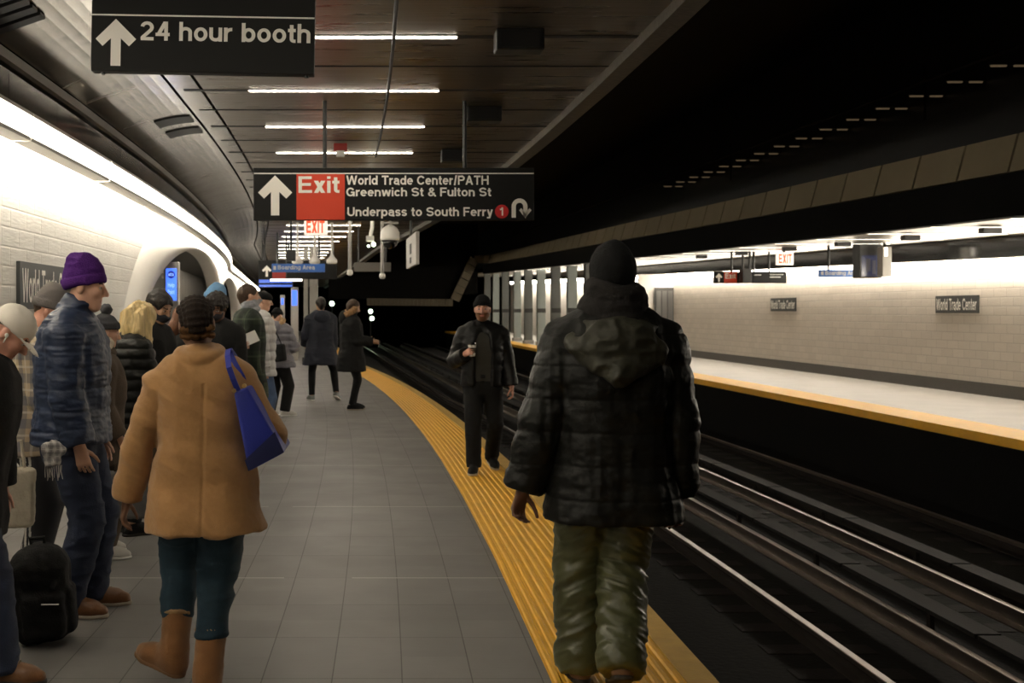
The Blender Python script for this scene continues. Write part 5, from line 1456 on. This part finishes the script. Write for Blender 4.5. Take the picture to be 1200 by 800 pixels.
P2.scarf(m_scarfblk, R=.088, r=.050, z=1.535, n=3, up=.050, front=-.012, vox=.007, sq=(1.12, 1.05), disp=P2.folds(.009, (20, 20, 30), 4))
P2.beanie(m_knit, tall=.022, low=.052, fit=1.10, tilt=.05, vox=.006, cuff=False, disp=lambda V, N: .0025 * fbm(V * 40))

# --- man with the coffee
P3 = Person('man walking toward the viewer in black beanie and open jacket holding a coffee cup', (1.185, 11.05), 176, H=1.735, vox=.0062, skin='rosy', width=1.06, beard=('ginger', (.16, .065, .025)), beard_on=True, head=(3, -4, 0),
            R=dict(u=(.36, -.12, -1), f=(-.40, .85, .30), curl=1.15, thumb=(0, .1, 1), palm=(-1, .2, 0)), L=dict(u=(-.24, -.02, -1), f=(-.16, .2, -1), curl=.8),
            feet={'R': dict(x=.09, y=.16, z=0, yaw=-8), 'L': dict(x=-.10, y=-.20, z=.042, yaw=14, pitch=12)})
P3.root.location.z = .0122
P3.jacket(m_graysweat, t=.014, hem=.93, sleeves='', collar=(.058, .014, 1.485), name='sweater', vox=.0075, disp=P3.folds(.004, (16, 16, 20)))
def open_front(S, P):
    q = P.s
    S.cone(P.TP((0, .175, 1.47)), P.TP((.0, .185, 1.20)), .070, .088, .015, op='sub'); S.cone(P.TP((0, .185, 1.20)), P.TP((.0, .19, .80)), .088, .098, .015, op='sub')
P3.jacket(m_blackleather, t=.034, ts=.030, hem=.88, opening=open_front, disp=P3.folds(.010, (11, 11, 18), 7, .6), levs=[(.82, .172, .115, -.01)], collar=None, vox=.0075,
          extra=lambda S, P: (S.chain([P.TP(p) for p in ((.075, .085, 1.38), (.085, .02, 1.50), (.0, -.085, 1.52), (-.085, .02, 1.50), (-.075, .085, 1.38))], (.022,) * 5, .012)))
P3.trousers(m_blackcloth, t=.016, flare=(.004, .008, .018), hem=.06, disp=P3.folds(.006, (12, 12, 22)))
S = SDF(P3.TP((-.3, -.25, .9)), P3.TP((.3, .3, 1.08)), .006)
P3.slab(S, (.985, .165, .107, 0), .021, .01); S.cut((0, 0, 1.005 * P3.s), (0, 0, 1)); S.cut((0, 0, .97 * P3.s), (0, 0, -1)); S.rbox(P3.TP((0, .13, .985)), (.022, .012, .02), None, .003, .002)
P3.emit('belt', S, m_blackleather, None, 0)
P3.shoes(m_blackcloth, m_palesole, bulk=1.06, laces=m_blackcloth)
P3.beanie(m_knit, tall=.004, vox=.0065)
hw, hd, hth, hn = P3.handdata['R']
p = world(P3, hw + hd * .075 + hn * .040)
e = empty('coffee_cup', p); tag(e, 'white paper coffee cup with black lid and dark sleeve in the walking man\'s hand', 'cup')
e.location.z -= .045
MB().lathe((0, 0, 0), [(.028, 0), (.030, .004), (.040, .108), (.041, .112)], 24).build('cup', m_white, e, smooth=True)
MB().lathe((0, 0, .112), [(.043, 0), (.043, .008), (.039, .012), (.038, .02), (.034, .022)], 24).build('lid', m_blackgloss, e)
MB().lathe((0, 0, .030), [(.0325, 0), (.0385, .055)], 24).build('sleeve', m_brown2, e, smooth=True)

# --- man in the purple beanie
P4 = Person('older man in purple beanie and navy quilted jacket facing the track', (-1.555, 5.92), -88, H=1.865, vox=.006, skin='pale', width=1.02, head=(7, 0, 0), lean=1, neck=.035,
            R=dict(u=(.10, .06, -1), f=(.02, .26, -1), curl=.65), L=dict(u=(-.12, .06, -1), f=(-.02, .3, -1), curl=.6),
            feet={'R': dict(x=.10, y=.0, yaw=-6), 'L': dict(x=-.12, y=.075, yaw=6)})
P4.jacket(m_navypuff, t=.056, ts=.042, hem=.875, disp=lambda V, N: P4.puff(.0095, .112, .0045, 11, .03, .28)(V, N) + .0035 * ridged(V * np.array([11, 11, 46]) + 9), levs=[(.80, .170, .120, 0), (.90, .176, .125, 0)], collar=(.076, .026, 1.505), shoulder=.062,
          extra=lambda S, P: (S.cone(P.TP((0, -.008, 1.45)), P.TP((0, .004, 1.555)), .098 * P.s, .088 * P.s, .02), S.torus(P.TP((0, .006, 1.57)), .080 * P.s, .016, P.RT @ unit((0, -.3, 1)), .015)))
P4.trousers(m_jeans, t=.022, flare=(.008, .010, .026), hem=.055, disp=P4.folds(.009, (12, 12, 24), 5, .7))
P4.shoes(m_brownboot, m_palesole, bulk=1.10, laces=m_lace, vox=.005)
P4.beanie(m_purple, tall=.028, vox=.005, slouch=.03, tilt=.32, low=.012, disp=lambda V, N: .004 * ridged(V * np.array([14, 14, 30])) + .0015 * fbm(V * 50))
P4.hair(M('gray_hair', (.30, .27, .24), .7, bump=.4, bscale=90), vol=.92, back=-.06, name='hair', vox=.006, disp=lambda V, N: .001 * fbm(V * 60))
# folded scarf with fringe hanging at the jacket pocket
S = SDF((-.2, -.2, -.2), (.2, .2, .2), .006)
S.chain([(-.05, 0, .03), (.0, -.005, .045), (.05, 0, .02)], (.030, .034, .03), .02, flat=((0, 1, 0), .6)); S.cone((-.045, 0, .03), (-.03, 0, -.06), .028, .03, .02, flat=((0, 1, 0), .5)); S.cone((.01, 0, .03), (.02, 0, -.05), .026, .03, .02, flat=((0, 1, 0), .5))
V, Q = S.mesh(); V = V + normals(V, Q) * (.004 * ridged(V * 34))[:, None]
sc_ = np_obj('fringed_scarf', V, Q, plaid('gray_check_scarf', (.40, .38, .36), (.12, .12, .13), (.6, .58, .54), 22))
sc_.scale = (.78, .78, .78); sc_.location = at(63, 531, 5.56); tag(sc_, 'gray checked scarf with pale fringe held at the hip of the navy jacket', 'scarf')
mb = MB()
for i in range(11):
    x = -.055 + .0105 * i; mb.tube([(x, 0, -.075), (x + .004 * math.sin(i), -.004, -.115), (x + .008 * math.sin(2 * i), 0, -.155 - .01 * (i % 3))], .0026, 5)
mb.build('fringe', M('pale_fringe', (.46, .43, .39), .9), sc_)

# --- man in the white cap
P5 = Person('man in white cap and black coat looking down at the left edge', (-1.735, 4.86), -84, H=1.665, vox=.0065, skin='rosy', width=1.08, lean=10, head=(46, 0, 0), neck=.012, beard=('brown', (.06, .03, .015)),
            R=dict(u=(.14, .04, -1), f=(-.02, .08, -1), curl=.8), L=dict(u=(-.14, .04, -1), f=(.02, .08, -1), curl=.8),
            feet={'R': dict(x=.10, y=.17, yaw=-8), 'L': dict(x=-.11, y=-.08, yaw=8)})
P5.jacket(m_blackcloth, t=.040, ts=.034, hem=.66, disp=P5.folds(.009, (8, 8, 12), 2), levs=[(.58, .20, .15, 0), (.76, .19, .14, 0)], collar=(.078, .028, 1.50), name='coat')
P5.trousers(m_jeans, t=.020, flare=(.006, .010, .020), hem=.05, disp=P5.folds(.008, (12, 12, 24), 5, .7))
P5.shoes(m_brownboot, m_darksole, bulk=1.08, laces=m_lace)
P5.hair(m_brownhair, vol=.92, back=-.055, vox=.006, disp=lambda V, N: .001 * fbm(V * 60))
P5.capdome(m_whitecap, brimlen=.04, low=.012)
S = SDF(P5.HP((.08, .0, -.02)) - .06, P5.HP((.08, .0, -.02)) + .06, .003)
S.ell(P5.HP((.090, .006, -.010)), (.008, .009, .010), None, 0); S.cone(P5.HP((.091, .010, -.012)), P5.HP((.090, .020, -.044)), .0038, .0032, .003)
V, Q = S.mesh(); eb = np_obj('earbud', V, Q, m_white); eb.matrix_basis = P5.root.matrix_basis.copy(); tag(eb, 'white wireless earbud in the ear under the white cap', 'earbud')

# --- man in the gray beanie and plaid flannel
P6 = Person('man in gray beanie and tan plaid flannel standing behind the navy jacket', (-1.985, 6.66), -78, H=1.735, vox=.008, skin='rosy', lean=4, head=(28, 0, 0), neck=.0,
            R=dict(u=(.14, .15, -1), f=(-.1, .7, -.6), curl=.9), L=dict(u=(-.12, .15, -1), f=(.1, .7, -.6), curl=.9))
P6.jacket(m_flannel, t=.036, ts=.034, hem=.78, disp=P6.folds(.010, (9, 9, 14), 2), levs=[(.70, .18, .13, 0)], collar=None, name='flannel_shirt')
P6.fur_hood(m_cream, None, z=1.48, back=-.11, w=.12)
def stripes(C):
    kx = np.abs(C[:, 0]); side = (np.abs(C[:, 1] + .03) < .034) & (kx > .125)
    k = np.floor((C[:, 1] + .03 + .034) / .0136)
    return np.where(side & (k % 2 == 0), 1, 0)
P6.trousers(None, t=.026, flare=(.006, .014, .024), hem=.05, mats=[M('black_track_cloth', (.014, .014, .018), .6), M('white_stripe', (.6, .58, .54), .7)], mfun=stripes, vox=.0065, label='black track trousers with three white side stripes')
P6.shoes(m_whiteshoe, m_white)
P6.beanie(m_graybeanie, tall=.03, slouch=.015)
P6.hair(m_brownhair, vol=.92, back=-.06, disp=lambda V, N: .001 * fbm(V * 60))

# --- queue along the wall
P7 = Person('person in dark pompom hat and brown coat with pale fur hood and white sneakers', (-1.715, 7.26), -70, H=1.58, fem=True, vox=.009, skin='pale', head=(12, 0, 0),
            R=dict(u=(.12, -.05, -1), f=(.0, .55, -1), curl=.6))
P7.jacket(m_brown2, t=.035, ts=.030, hem=.70, disp=P7.folds(.008), levs=[(.62, .20, .14, -.01), (.78, .19, .135, -.01)], name='coat')
P7.fur_hood(m_brown2, m_cream, z=1.47)
P7.trousers(m_browntrous, t=.024, flare=(.004, .012, .022), hem=.10); P7.shoes(m_whiteshoe, m_white, laces=m_white); P7.hair(m_brownhair, vol=.93, disp=lambda V, N: .001 * fbm(V * 60)); P7.beanie(M('charcoal_knit', (.045, .045, .05), .95, bump=.5, bscale=150), pom=M('gray_pompom', (.06, .06, .065), .95))
hw = P7.arm['R'][2] + P7.handdir['R'] * .09
S = SDF((-.3, -.3, -.5), (.3, .3, .2), .008); S.rbox((0, 0, -.25), (.055, .15, .15), None, .03, .02); V, Q = S.mesh(); V = V + normals(V, Q) * (.006 * fbm(V * 14))[:, None]
e = empty('shoulder_bag', world(P7, hw + np.array([.105, 0, -.02]))); tag(e, 'soft gray bag carried by the person in brown behind the navy jacket', 'bag'); e.rotation_euler = (0, 0, math.radians(-85))
np_obj('body', V, Q, M('gray_canvas', (.13, .125, .12), .9, bump=.3, bscale=120), e); MB().tube([(0, -.09, -.12), (0, -.05, -.02), (0, .05, -.02), (0, .09, -.12)], .008, 8).build('handle', m_brown2, e)
P8 = Person('blonde person in black quilted jacket bending their head, seen from behind', (-1.72, 8.0), -52, H=1.68, fem=True, vox=.008, skin='pale', lean=6, head=(38, 0, 0), width=1.05,
            R=dict(u=(.16, .25, -1), f=(-.15, .9, -.3), curl=.9), L=dict(u=(-.16, .25, -1), f=(.15, .9, -.3), curl=.9))
P8.jacket(m_blackpuff, t=.052, ts=.044, hem=.80, disp=P8.puff(.016, .075, .004, 12, .01, .5), levs=[(.74, .19, .13, -.01)], collar=(.078, .032, 1.485))
P8.trousers(m_blackcloth, t=.014, hem=.10); P8.shoes(m_blackleather, m_darksole, bulk=1.1)
def locks(S, P):
    q = P.s
    for i in range(26):
        a = math.radians(-150 + 300 * i / 25 - 90); r = .082 + .012 * math.sin(5 * i)
        x, y = math.cos(a) * r, math.sin(a) * r * 1.1 - .025
        p0 = P.HP((x * .8, y * .85, .06)); p1 = P.HP((x * 1.08, y * 1.05, -.03))
        p2 = p1 + np.array([x * .25, y * .2, -.10 - .03 * (i % 3)]) * q; p3 = p2 + np.array([-x * .1 + .01 * math.sin(i * 2.1), -.0, -.05 - .02 * (i % 4)]) * q
        S.chain([p0, p1, p2, p3], (.022, .024, .020, .008), .012)
P8.hair(m_blonde, vol=1.06, back=-.11, ears=False, extra=locks, face=.02, vox=.006, disp=lambda V, N: .010 * ridged(V * np.array([30, 30, 5])) + .004 * ridged(V * np.array([60, 60, 9])))
P9 = Person('dark haired man in black jacket and dark face mask beside the blonde person', (-1.68, 8.72), -112, H=1.77, vox=.0085, skin='olive', lean=4, head=(26, -8, 0),
            R=dict(u=(.12, .2, -1), f=(-.12, .9, .0), curl=1.0), L=dict(u=(-.12, .2, -1), f=(.12, .9, .0), curl=1.0))
P9.jacket(m_blackcloth, t=.036, ts=.03, hem=.80, disp=P9.folds(.009)); P9.trousers(M('khaki_twill', (.11, .078, .045), .9), t=.022, hem=.06); P9.shoes(M('dark_brown_leather', (.06, .035, .02), .5), m_darksole, bulk=1.1)
P9.hair(m_darkhair, vol=1.10, disp=P9.folds(.010, (30, 30, 30))); P9.mask(m_maskdark)
P10 = Person('person with long auburn hair half hidden behind the braided hair of the tan coat', (-1.52, 9.35), -80, H=1.66, fem=True, vox=.011, skin='pale', head=(14, 0, 0))
P10.jacket(m_blackcloth, t=.034, hem=.70, levs=[(.62, .2, .14, -.01)], name='coat'); P10.trousers(m_blackcloth); P10.shoes(m_blackleather, m_darksole)
P10.hair(m_auburn, vol=1.05, back=-.15, ears=False, vox=.008, disp=lambda V, N: .005 * ridged(V * np.array([50, 50, 6])), extra=lambda S, P: [S.chain([P.HP((x, -.06, .03)), P.HP((x * 1.1, -.085, -.10)), P.HP((x * 1.2, -.09, -.30))], (.05, .05, .03), .02) for x in (-.06, 0, .06)])
P11 = Person('person with curly black hair and dark face mask looking down at a phone', (-1.33, 10.3), 164, H=1.775, vox=.009, skin='brown', lean=4, head=(26, 6, 0),
             R=dict(u=(.16, .1, -1), f=(-.45, .8, .65), curl=1.1, thumb=(-.4, 0, 1), palm=(-.4, -.8, .2)), L=dict(u=(-.14, .1, -1), f=(.3, .9, .2), curl=.9))
P11.jacket(m_blackcloth, t=.036, ts=.03, hem=.82, disp=P11.folds(.009)); P11.trousers(m_jeans, t=.02); P11.shoes(m_blackleather, m_darksole)
P11.hair(m_darkhair, vol=1.16, disp=lambda V, N: .014 * ridged(V * 32) + .008 * fbm(V * 60)); P11.mask(m_maskdark)
def phone(P, k, label, off=.085, tilt=-40):
    hw, hd, hth, hn = P.handdata[k]; e = empty('phone', world(P, hw + hd * off + hn * .034)); tag(e, label, 'phone')
    n_ = P.root.matrix_basis.to_3x3() @ Vector(tuple(hn)); d_ = P.root.matrix_basis.to_3x3() @ Vector(tuple(hd)); x_ = d_.cross(n_).normalized(); d_ = n_.cross(x_).normalized()
    e.rotation_euler = Matrix((x_, d_, n_)).transposed().to_euler()
    MB().box(-.036, .036, -.074, .074, -.0045, .0, bev=.003).build('case', m_black, e); MB().box(-.033, .033, -.070, .070, .0, .0012).build('display', M('phone_display', (.02, .02, .025), .1, emit=.15, ecol=(.8, .85, 1)), e)
phone(P11, 'R', 'dark phone in the hand of the person with curly black hair')
P12 = Person('person in light blue beanie reading behind the curly haired person', (-1.57, 11.35), -84, H=1.85, vox=.011, skin='pale', head=(24, 0, 0),
             R=dict(u=(.10, .15, -1), f=(-.2, 1, .30), curl=.8, thumb=(0, 0, 1), palm=(-1, 0, .2)), L=dict(u=(-.10, .15, -1), f=(.2, 1, .30), curl=.8, thumb=(0, 0, 1), palm=(1, 0, .2)))
P12.jacket(M('dark_coat_cloth', (.02, .02, .022), .85), t=.036, hem=.75); P12.trousers(m_jeans); P12.shoes(m_blackleather, m_darksole); P12.hair(m_brownhair, vol=.93, disp=lambda V, N: .001 * fbm(V * 60)); P12.beanie(m_bluebeanie, tall=.03)
p = (np.asarray(P12.handdata['R'][0]) + np.asarray(P12.handdata['L'][0])) / 2 + np.array([0, .13, .10])
e = empty('paper_booklet', world(P12, p)); tag(e, 'white paper booklet held open beside the green plaid coat', 'booklet'); e.rotation_euler = (math.radians(-18), math.radians(-22), math.radians(24))
MB().box(-.075, .075, 0, .006, -.060, .060).build('page', m_white, e); MB().box(-.076, .076, .0065, .0085, -.061, .061).build('cover', M('cream_card', (.55, .48, .34), .7), e)
P13 = Person('man in dark green plaid coat with gray marled gaiter over his mouth', (-1.26, 12.15), -72, H=1.90, vox=.010, skin='pale', head=(0, 0, 0))
P13.jacket(m_greenplaid, t=.044, ts=.036, hem=.62, levs=[(.55, .2, .14, 0), (.72, .19, .135, 0)], name='coat', disp=P13.folds(.008)); P13.trousers(m_blackcloth); P13.shoes(m_blackleather, m_darksole); P13.hair(m_brownhair, vol=1.0)
P13.scarf(m_maskgray, R=.075, r=.030, z=1.53, n=3, up=.04, front=.02); P13.mask(m_maskgray, big=1.1)
P14 = Person('person in black flat cap and pale gray quilted jacket facing the track', (-1.29, 14.0), -80, H=1.87, vox=.010, skin='pale', head=(10, 0, 0))
P14.jacket(m_whitepuff, t=.052, ts=.044, hem=.76, disp=P14.puff(.018, .11), levs=[(.7, .19, .135, 0)]); P14.trousers(m_bluejeans, t=.022); P14.shoes(m_blackleather, m_darksole); P14.hair(m_darkhair, vol=.93, disp=lambda V, N: .001 * fbm(V * 60)); P14.capdome(m_knit, brim=False, flat=True, name='flat_cap', low=.01)
P15 = Person('person with long dark hair glimpsed between the plaid coat and the flat cap', (-1.50, 14.98), -60, H=1.80, fem=True, vox=.012, skin='pale', head=(8, 0, 0))
P15.jacket(m_graysweat, t=.034, hem=.72, levs=[(.62, .2, .14, 0)], name='coat'); P15.trousers(m_blackcloth); P15.shoes(m_blackleather, m_darksole)
P15.hair(m_darkhair, vol=1.06, back=-.14, ears=False, extra=lambda S, P: S.chain([P.HP((0, -.07, .02)), P.HP((0, -.09, -.12)), P.HP((0, -.10, -.28))], (.075, .07, .045), .02))
P16 = Person('person in gray quilted jacket with tan fur collar and white shoes facing away', (-1.34, 17.0), -14, H=1.66, fem=True, vox=.010, skin='pale', head=(22, -12, 0), width=1.2,
             R=dict(u=(.42, .1, -1), f=(-.3, .9, .1), curl=.9), L=dict(u=(-.3, .1, -1), f=(.2, .9, .1), curl=.9), feet={'L': dict(x=-.10, y=.02, yaw=-30), 'R': dict(x=.13, y=.03, yaw=-60)})
P16.jacket(m_graypuff, t=.062, ts=.05, hem=.80, disp=P16.puff(.02, .105), levs=[(.72, .215, .15, -.01), (.84, .21, .15, -.01)]); P16.fur_hood(m_graypuff, m_fur, z=1.50, fsize=.95)
P16.trousers(m_blackcloth, t=.024, flare=(0, .012, .02)); P16.shoes(m_whiteshoe, m_white, bulk=1.1); P16.hair(m_darkhair, vol=.92, disp=lambda V, N: .001 * fbm(V * 60)); P16.beanie(m_knit, tall=.0)
S = SDF((-.2, -.2, -.25), (.2, .2, .2), .010); S.rbox((0, 0, 0), (.10, .055, .13), None, .03, 0); V, Q = S.mesh()
e = empty('crossbody_bag', world(P16, (.15, -.300, .98))); tag(e, 'small black bag slung across the back of the gray quilted jacket', 'bag'); e.rotation_euler = (0, math.radians(-8), math.radians(-24))
np_obj('body', V, Q, m_blackcloth, e); MB().tube([(-.09, .0, .11), (-.14, -.01, .25), (-.20, .0, .42)], .008, 6).tube([(.06, .0, .11), (.02, -.015, .26), (-.10, 0, .46)], .008, 6).build('strap', m_blackcloth, e)
P17 = Person('person in long dark navy hooded coat walking away with pale sneakers', (-.77, 19.9), 14, H=1.86, vox=.011, skin='olive', width=1.08, feet={'L': dict(x=-.14, y=.1), 'R': dict(x=.26, y=-.12, z=.06, yaw=-30, pitch=20)},
             L=dict(u=(-.25, .05, -1), f=(.1, .7, -.5), curl=.8))
P17.jacket(m_navycoat, t=.05, ts=.04, hem=.63, levs=[(.55, .24, .16, -.01), (.72, .215, .15, -.01), (.84, .2, .14, -.01)], name='coat', disp=P17.folds(.012)); P17.fur_hood(m_navycoat, None, z=1.49, w=.15)
P17.trousers(m_blackcloth, t=.008, flare=(0, 0, .006), hem=.10); P17.shoes(M('gray_sneaker', (.24, .25, .23), .7), m_white, bulk=1.08); P17.hair(m_darkhair, vol=1.05)
P18 = Person('person in black coat with brown fur hood standing by the edge holding a phone', (-.20, 18.1), -76, H=1.80, vox=.010, skin='olive', head=(20, 0, 0), width=1.05,
             R=dict(u=(.12, .2, -1), f=(-.1, 1, -.05), curl=.7, thumb=(-.4, 0, 1), palm=(-.5, 0, 1)), L=dict(u=(-.12, .2, -1), f=(.1, 1, -.05), curl=.8), feet={'L': dict(x=-.06, y=.05), 'R': dict(x=.08, y=-.02)})
P18.jacket(m_blackcloth, t=.05, ts=.04, hem=.63, levs=[(.55, .2, .17, 0), (.72, .19, .16, 0), (.84, .185, .15, 0)], name='coat', disp=P18.folds(.010)); P18.fur_hood(m_blackcloth, m_furbrown, z=1.53, furr=.045)
P18.trousers(m_blackcloth, t=.006, flare=(0, 0, .004), hem=.09); P18.shoes(m_blackcloth, m_palesole, bulk=1.1); P18.hair(m_brownhair)
phone(P18, 'R', 'dark phone in the hand of the person in the black fur hooded coat')

# --- blue tote on the woman's shoulder
m_blue = M('cobalt_leather', (.014, .026, .28), .5, var=.12, vscale=10, bump=.2, bscale=140)
m_brass = M('brass', (.75, .5, .2), .3, 1.0)
e = empty('tote_bag', (-.398, 4.60, .955)); tag(e, 'cobalt blue leather tote hanging from the shoulder of the tan coat', 'bag'); e.rotation_euler = (0, math.radians(-6), math.radians(0))
bm = bmesh.new()
B = [(-.072, -.085, 0), (.082, -.06, .06), (.088, .25, .06), (-.06, .25, 0)]; T = [(-.100, -.07, .325), (-.046, -.06, .345), (-.03, .22, .345), (-.09, .22, .325)]
vv = [bm.verts.new(p) for p in B + T]
for f_ in ((0, 3, 2, 1), (4, 5, 6, 7), (0, 1, 5, 4), (1, 2, 6, 5), (2, 3, 7, 6), (3, 0, 4, 7)): bm.faces.new([vv[i] for i in f_])
bmesh.ops.bevel(bm, geom=bm.edges[:], offset=.014, segments=3, affect='EDGES', profile=.6)
me = bpy.data.meshes.new('body'); bm.to_mesh(me); bm.free(); me.materials.append(m_blue); o = bpy.data.objects.new('body', me); COL.objects.link(o); o.parent = e; shade_auto(o, 50)
o = MB().add([(-.070, -.092, .004), (.080, -.067, .062), (.052, -.071, .150), (-.080, -.092, .05)], [(0, 1, 2, 3)]).build('base_panel', M('navy_leather', (.008, .012, .07), .5), o)
for yy, xo in ((-.085, 0), (.07, .01)):
    pts = [(-.080 + xo * 2, yy + .012, .33), (-.092 + xo * 2, yy - .010, .38), (-.104 + xo, yy - .012, .43), (-.112, yy * .7 + .018, .478), (-.116, .055 + yy * .3, .500), (-.108, .13 + yy * .2, .47), (-.09, .19, .40), (-.07, .2, .335)]
    vs, fs = [], []
    for p in pts: vs += [(p[0] - .011, p[1] - .001, p[2]), (p[0] + .011, p[1] - .001, p[2] + .004), (p[0] + .011, p[1] + .006, p[2] + .006), (p[0] - .011, p[1] + .006, p[2] + .002)]
    for i in range(len(pts) - 1):
        for j in range(4): fs.append((i * 4 + j, i * 4 + (j + 1) % 4, i * 4 + 4 + (j + 1) % 4, i * 4 + 4 + j))
    MB().add(vs, fs).build('strap', m_blue, e)
for x, z in ((-.095, .335), (-.052, .35)): MB().tube([(x, -.085, z), (x, -.070, z)], .009, 10).build('ring', m_brass, e)

# --- backpack on the floor
S = SDF((-.3, -.3, -.05), (.3, .3, .65), .007)
S.rbox((0, 0, .22), (.135, .115, .215), None, .08, 0); S.ell((0, 0, .36), (.125, .105, .12), None, .04); S.rbox((.02, -.10, .15), (.10, .05, .11), None, .035, .02); S.rbox((.125, 0, .15), (.03, .08, .11), None, .025, .015)
S.cone((.07, -.13, .28), (.12, -.06, .36), .012, .012, .008); S.cut((0, 0, 0), (0, 0, -1))
V, Q = S.mesh(); V = relax(V, Q, 2); N_ = normals(V, Q); V = V + N_ * (.007 * fbm(V * 12) + .004 * ridged(V * 20))[:, None]; V[:, 2] -= V[:, 2].min()
e = empty('backpack', (-1.545, 5.38, 0)); tag(e, 'black fabric backpack standing on the floor between brown shoes at left', 'backpack'); e.rotation_euler = (0, math.radians(-4), math.radians(8))
np_obj('body', V, Q, m_blackcloth, e)
MB().tube([(-.03, 0, .46), (-.035, 0, .505), (.03, 0, .505), (.03, 0, .46)], .010, 8).build('handle', m_blackcloth, e)
MB().tube([(-.10, .09, .40), (-.17, .10, .30), (-.16, .10, .12), (-.11, .08, .05)], .016, 8).build('strap', m_blackcloth, e)
MB().tube([(.02, -.158, .22), (.10, -.15, .21)], .004, 6).build('zip', m_alu, e)

# cream bag hanging beside the track trousers
S = SDF((-.25, -.25, -.45), (.25, .25, .1), .008); S.rbox((0, 0, -.20), (.05, .13, .17), None, .035, .0); V, Q = S.mesh(); V = V + normals(V, Q) * (.006 * fbm(V * 15))[:, None]
e = empty('cloth_bag', at(14, 541, 6.28)); tag(e, 'cream cloth bag hanging between the black coat and the striped track trousers', 'bag'); e.rotation_euler = (0, 0, math.radians(-80))
np_obj('body', V, Q, M('cream_cloth', (.40, .35, .27), .95, var=.2, vscale=25, bump=.5, bscale=60), e); MB().tube([(0, -.07, -.05), (0, -.05, .12), (0, .05, .12), (0, .07, -.05)], .010, 8).build('handle', MATS['cream_cloth'], e)
# ------------------------------------------------------------------ camera, world, view
sc = bpy.context.scene
cam = bpy.data.cameras.new('camera'); co = bpy.data.objects.new('camera', cam); COL.objects.link(co)
co.location = (0, 0, EYE); co.rotation_euler = (math.radians(90), 0, 0)
cam.sensor_width = 36; cam.lens = 36 * F / 1200; cam.clip_start = .05; cam.clip_end = 400
cam.shift_x = (600 - CU) / 1200; cam.shift_y = -(400 - CV) / 1200
cam.dof.use_dof = True; cam.dof.focus_distance = 5.6; cam.dof.aperture_fstop = 5.2
sc.camera = co
w = bpy.data.worlds.new('world'); sc.world = w; w.use_nodes = True
w.node_tree.nodes['Background'].inputs[0].default_value = (0, 0, 0, 1)
w.node_tree.nodes['Background'].inputs[1].default_value = 0
vs = sc.view_settings; vs.view_transform = 'Standard'; vs.look = 'None'; vs.gamma = 1; vs.use_curve_mapping = False; vs.exposure = 0.72
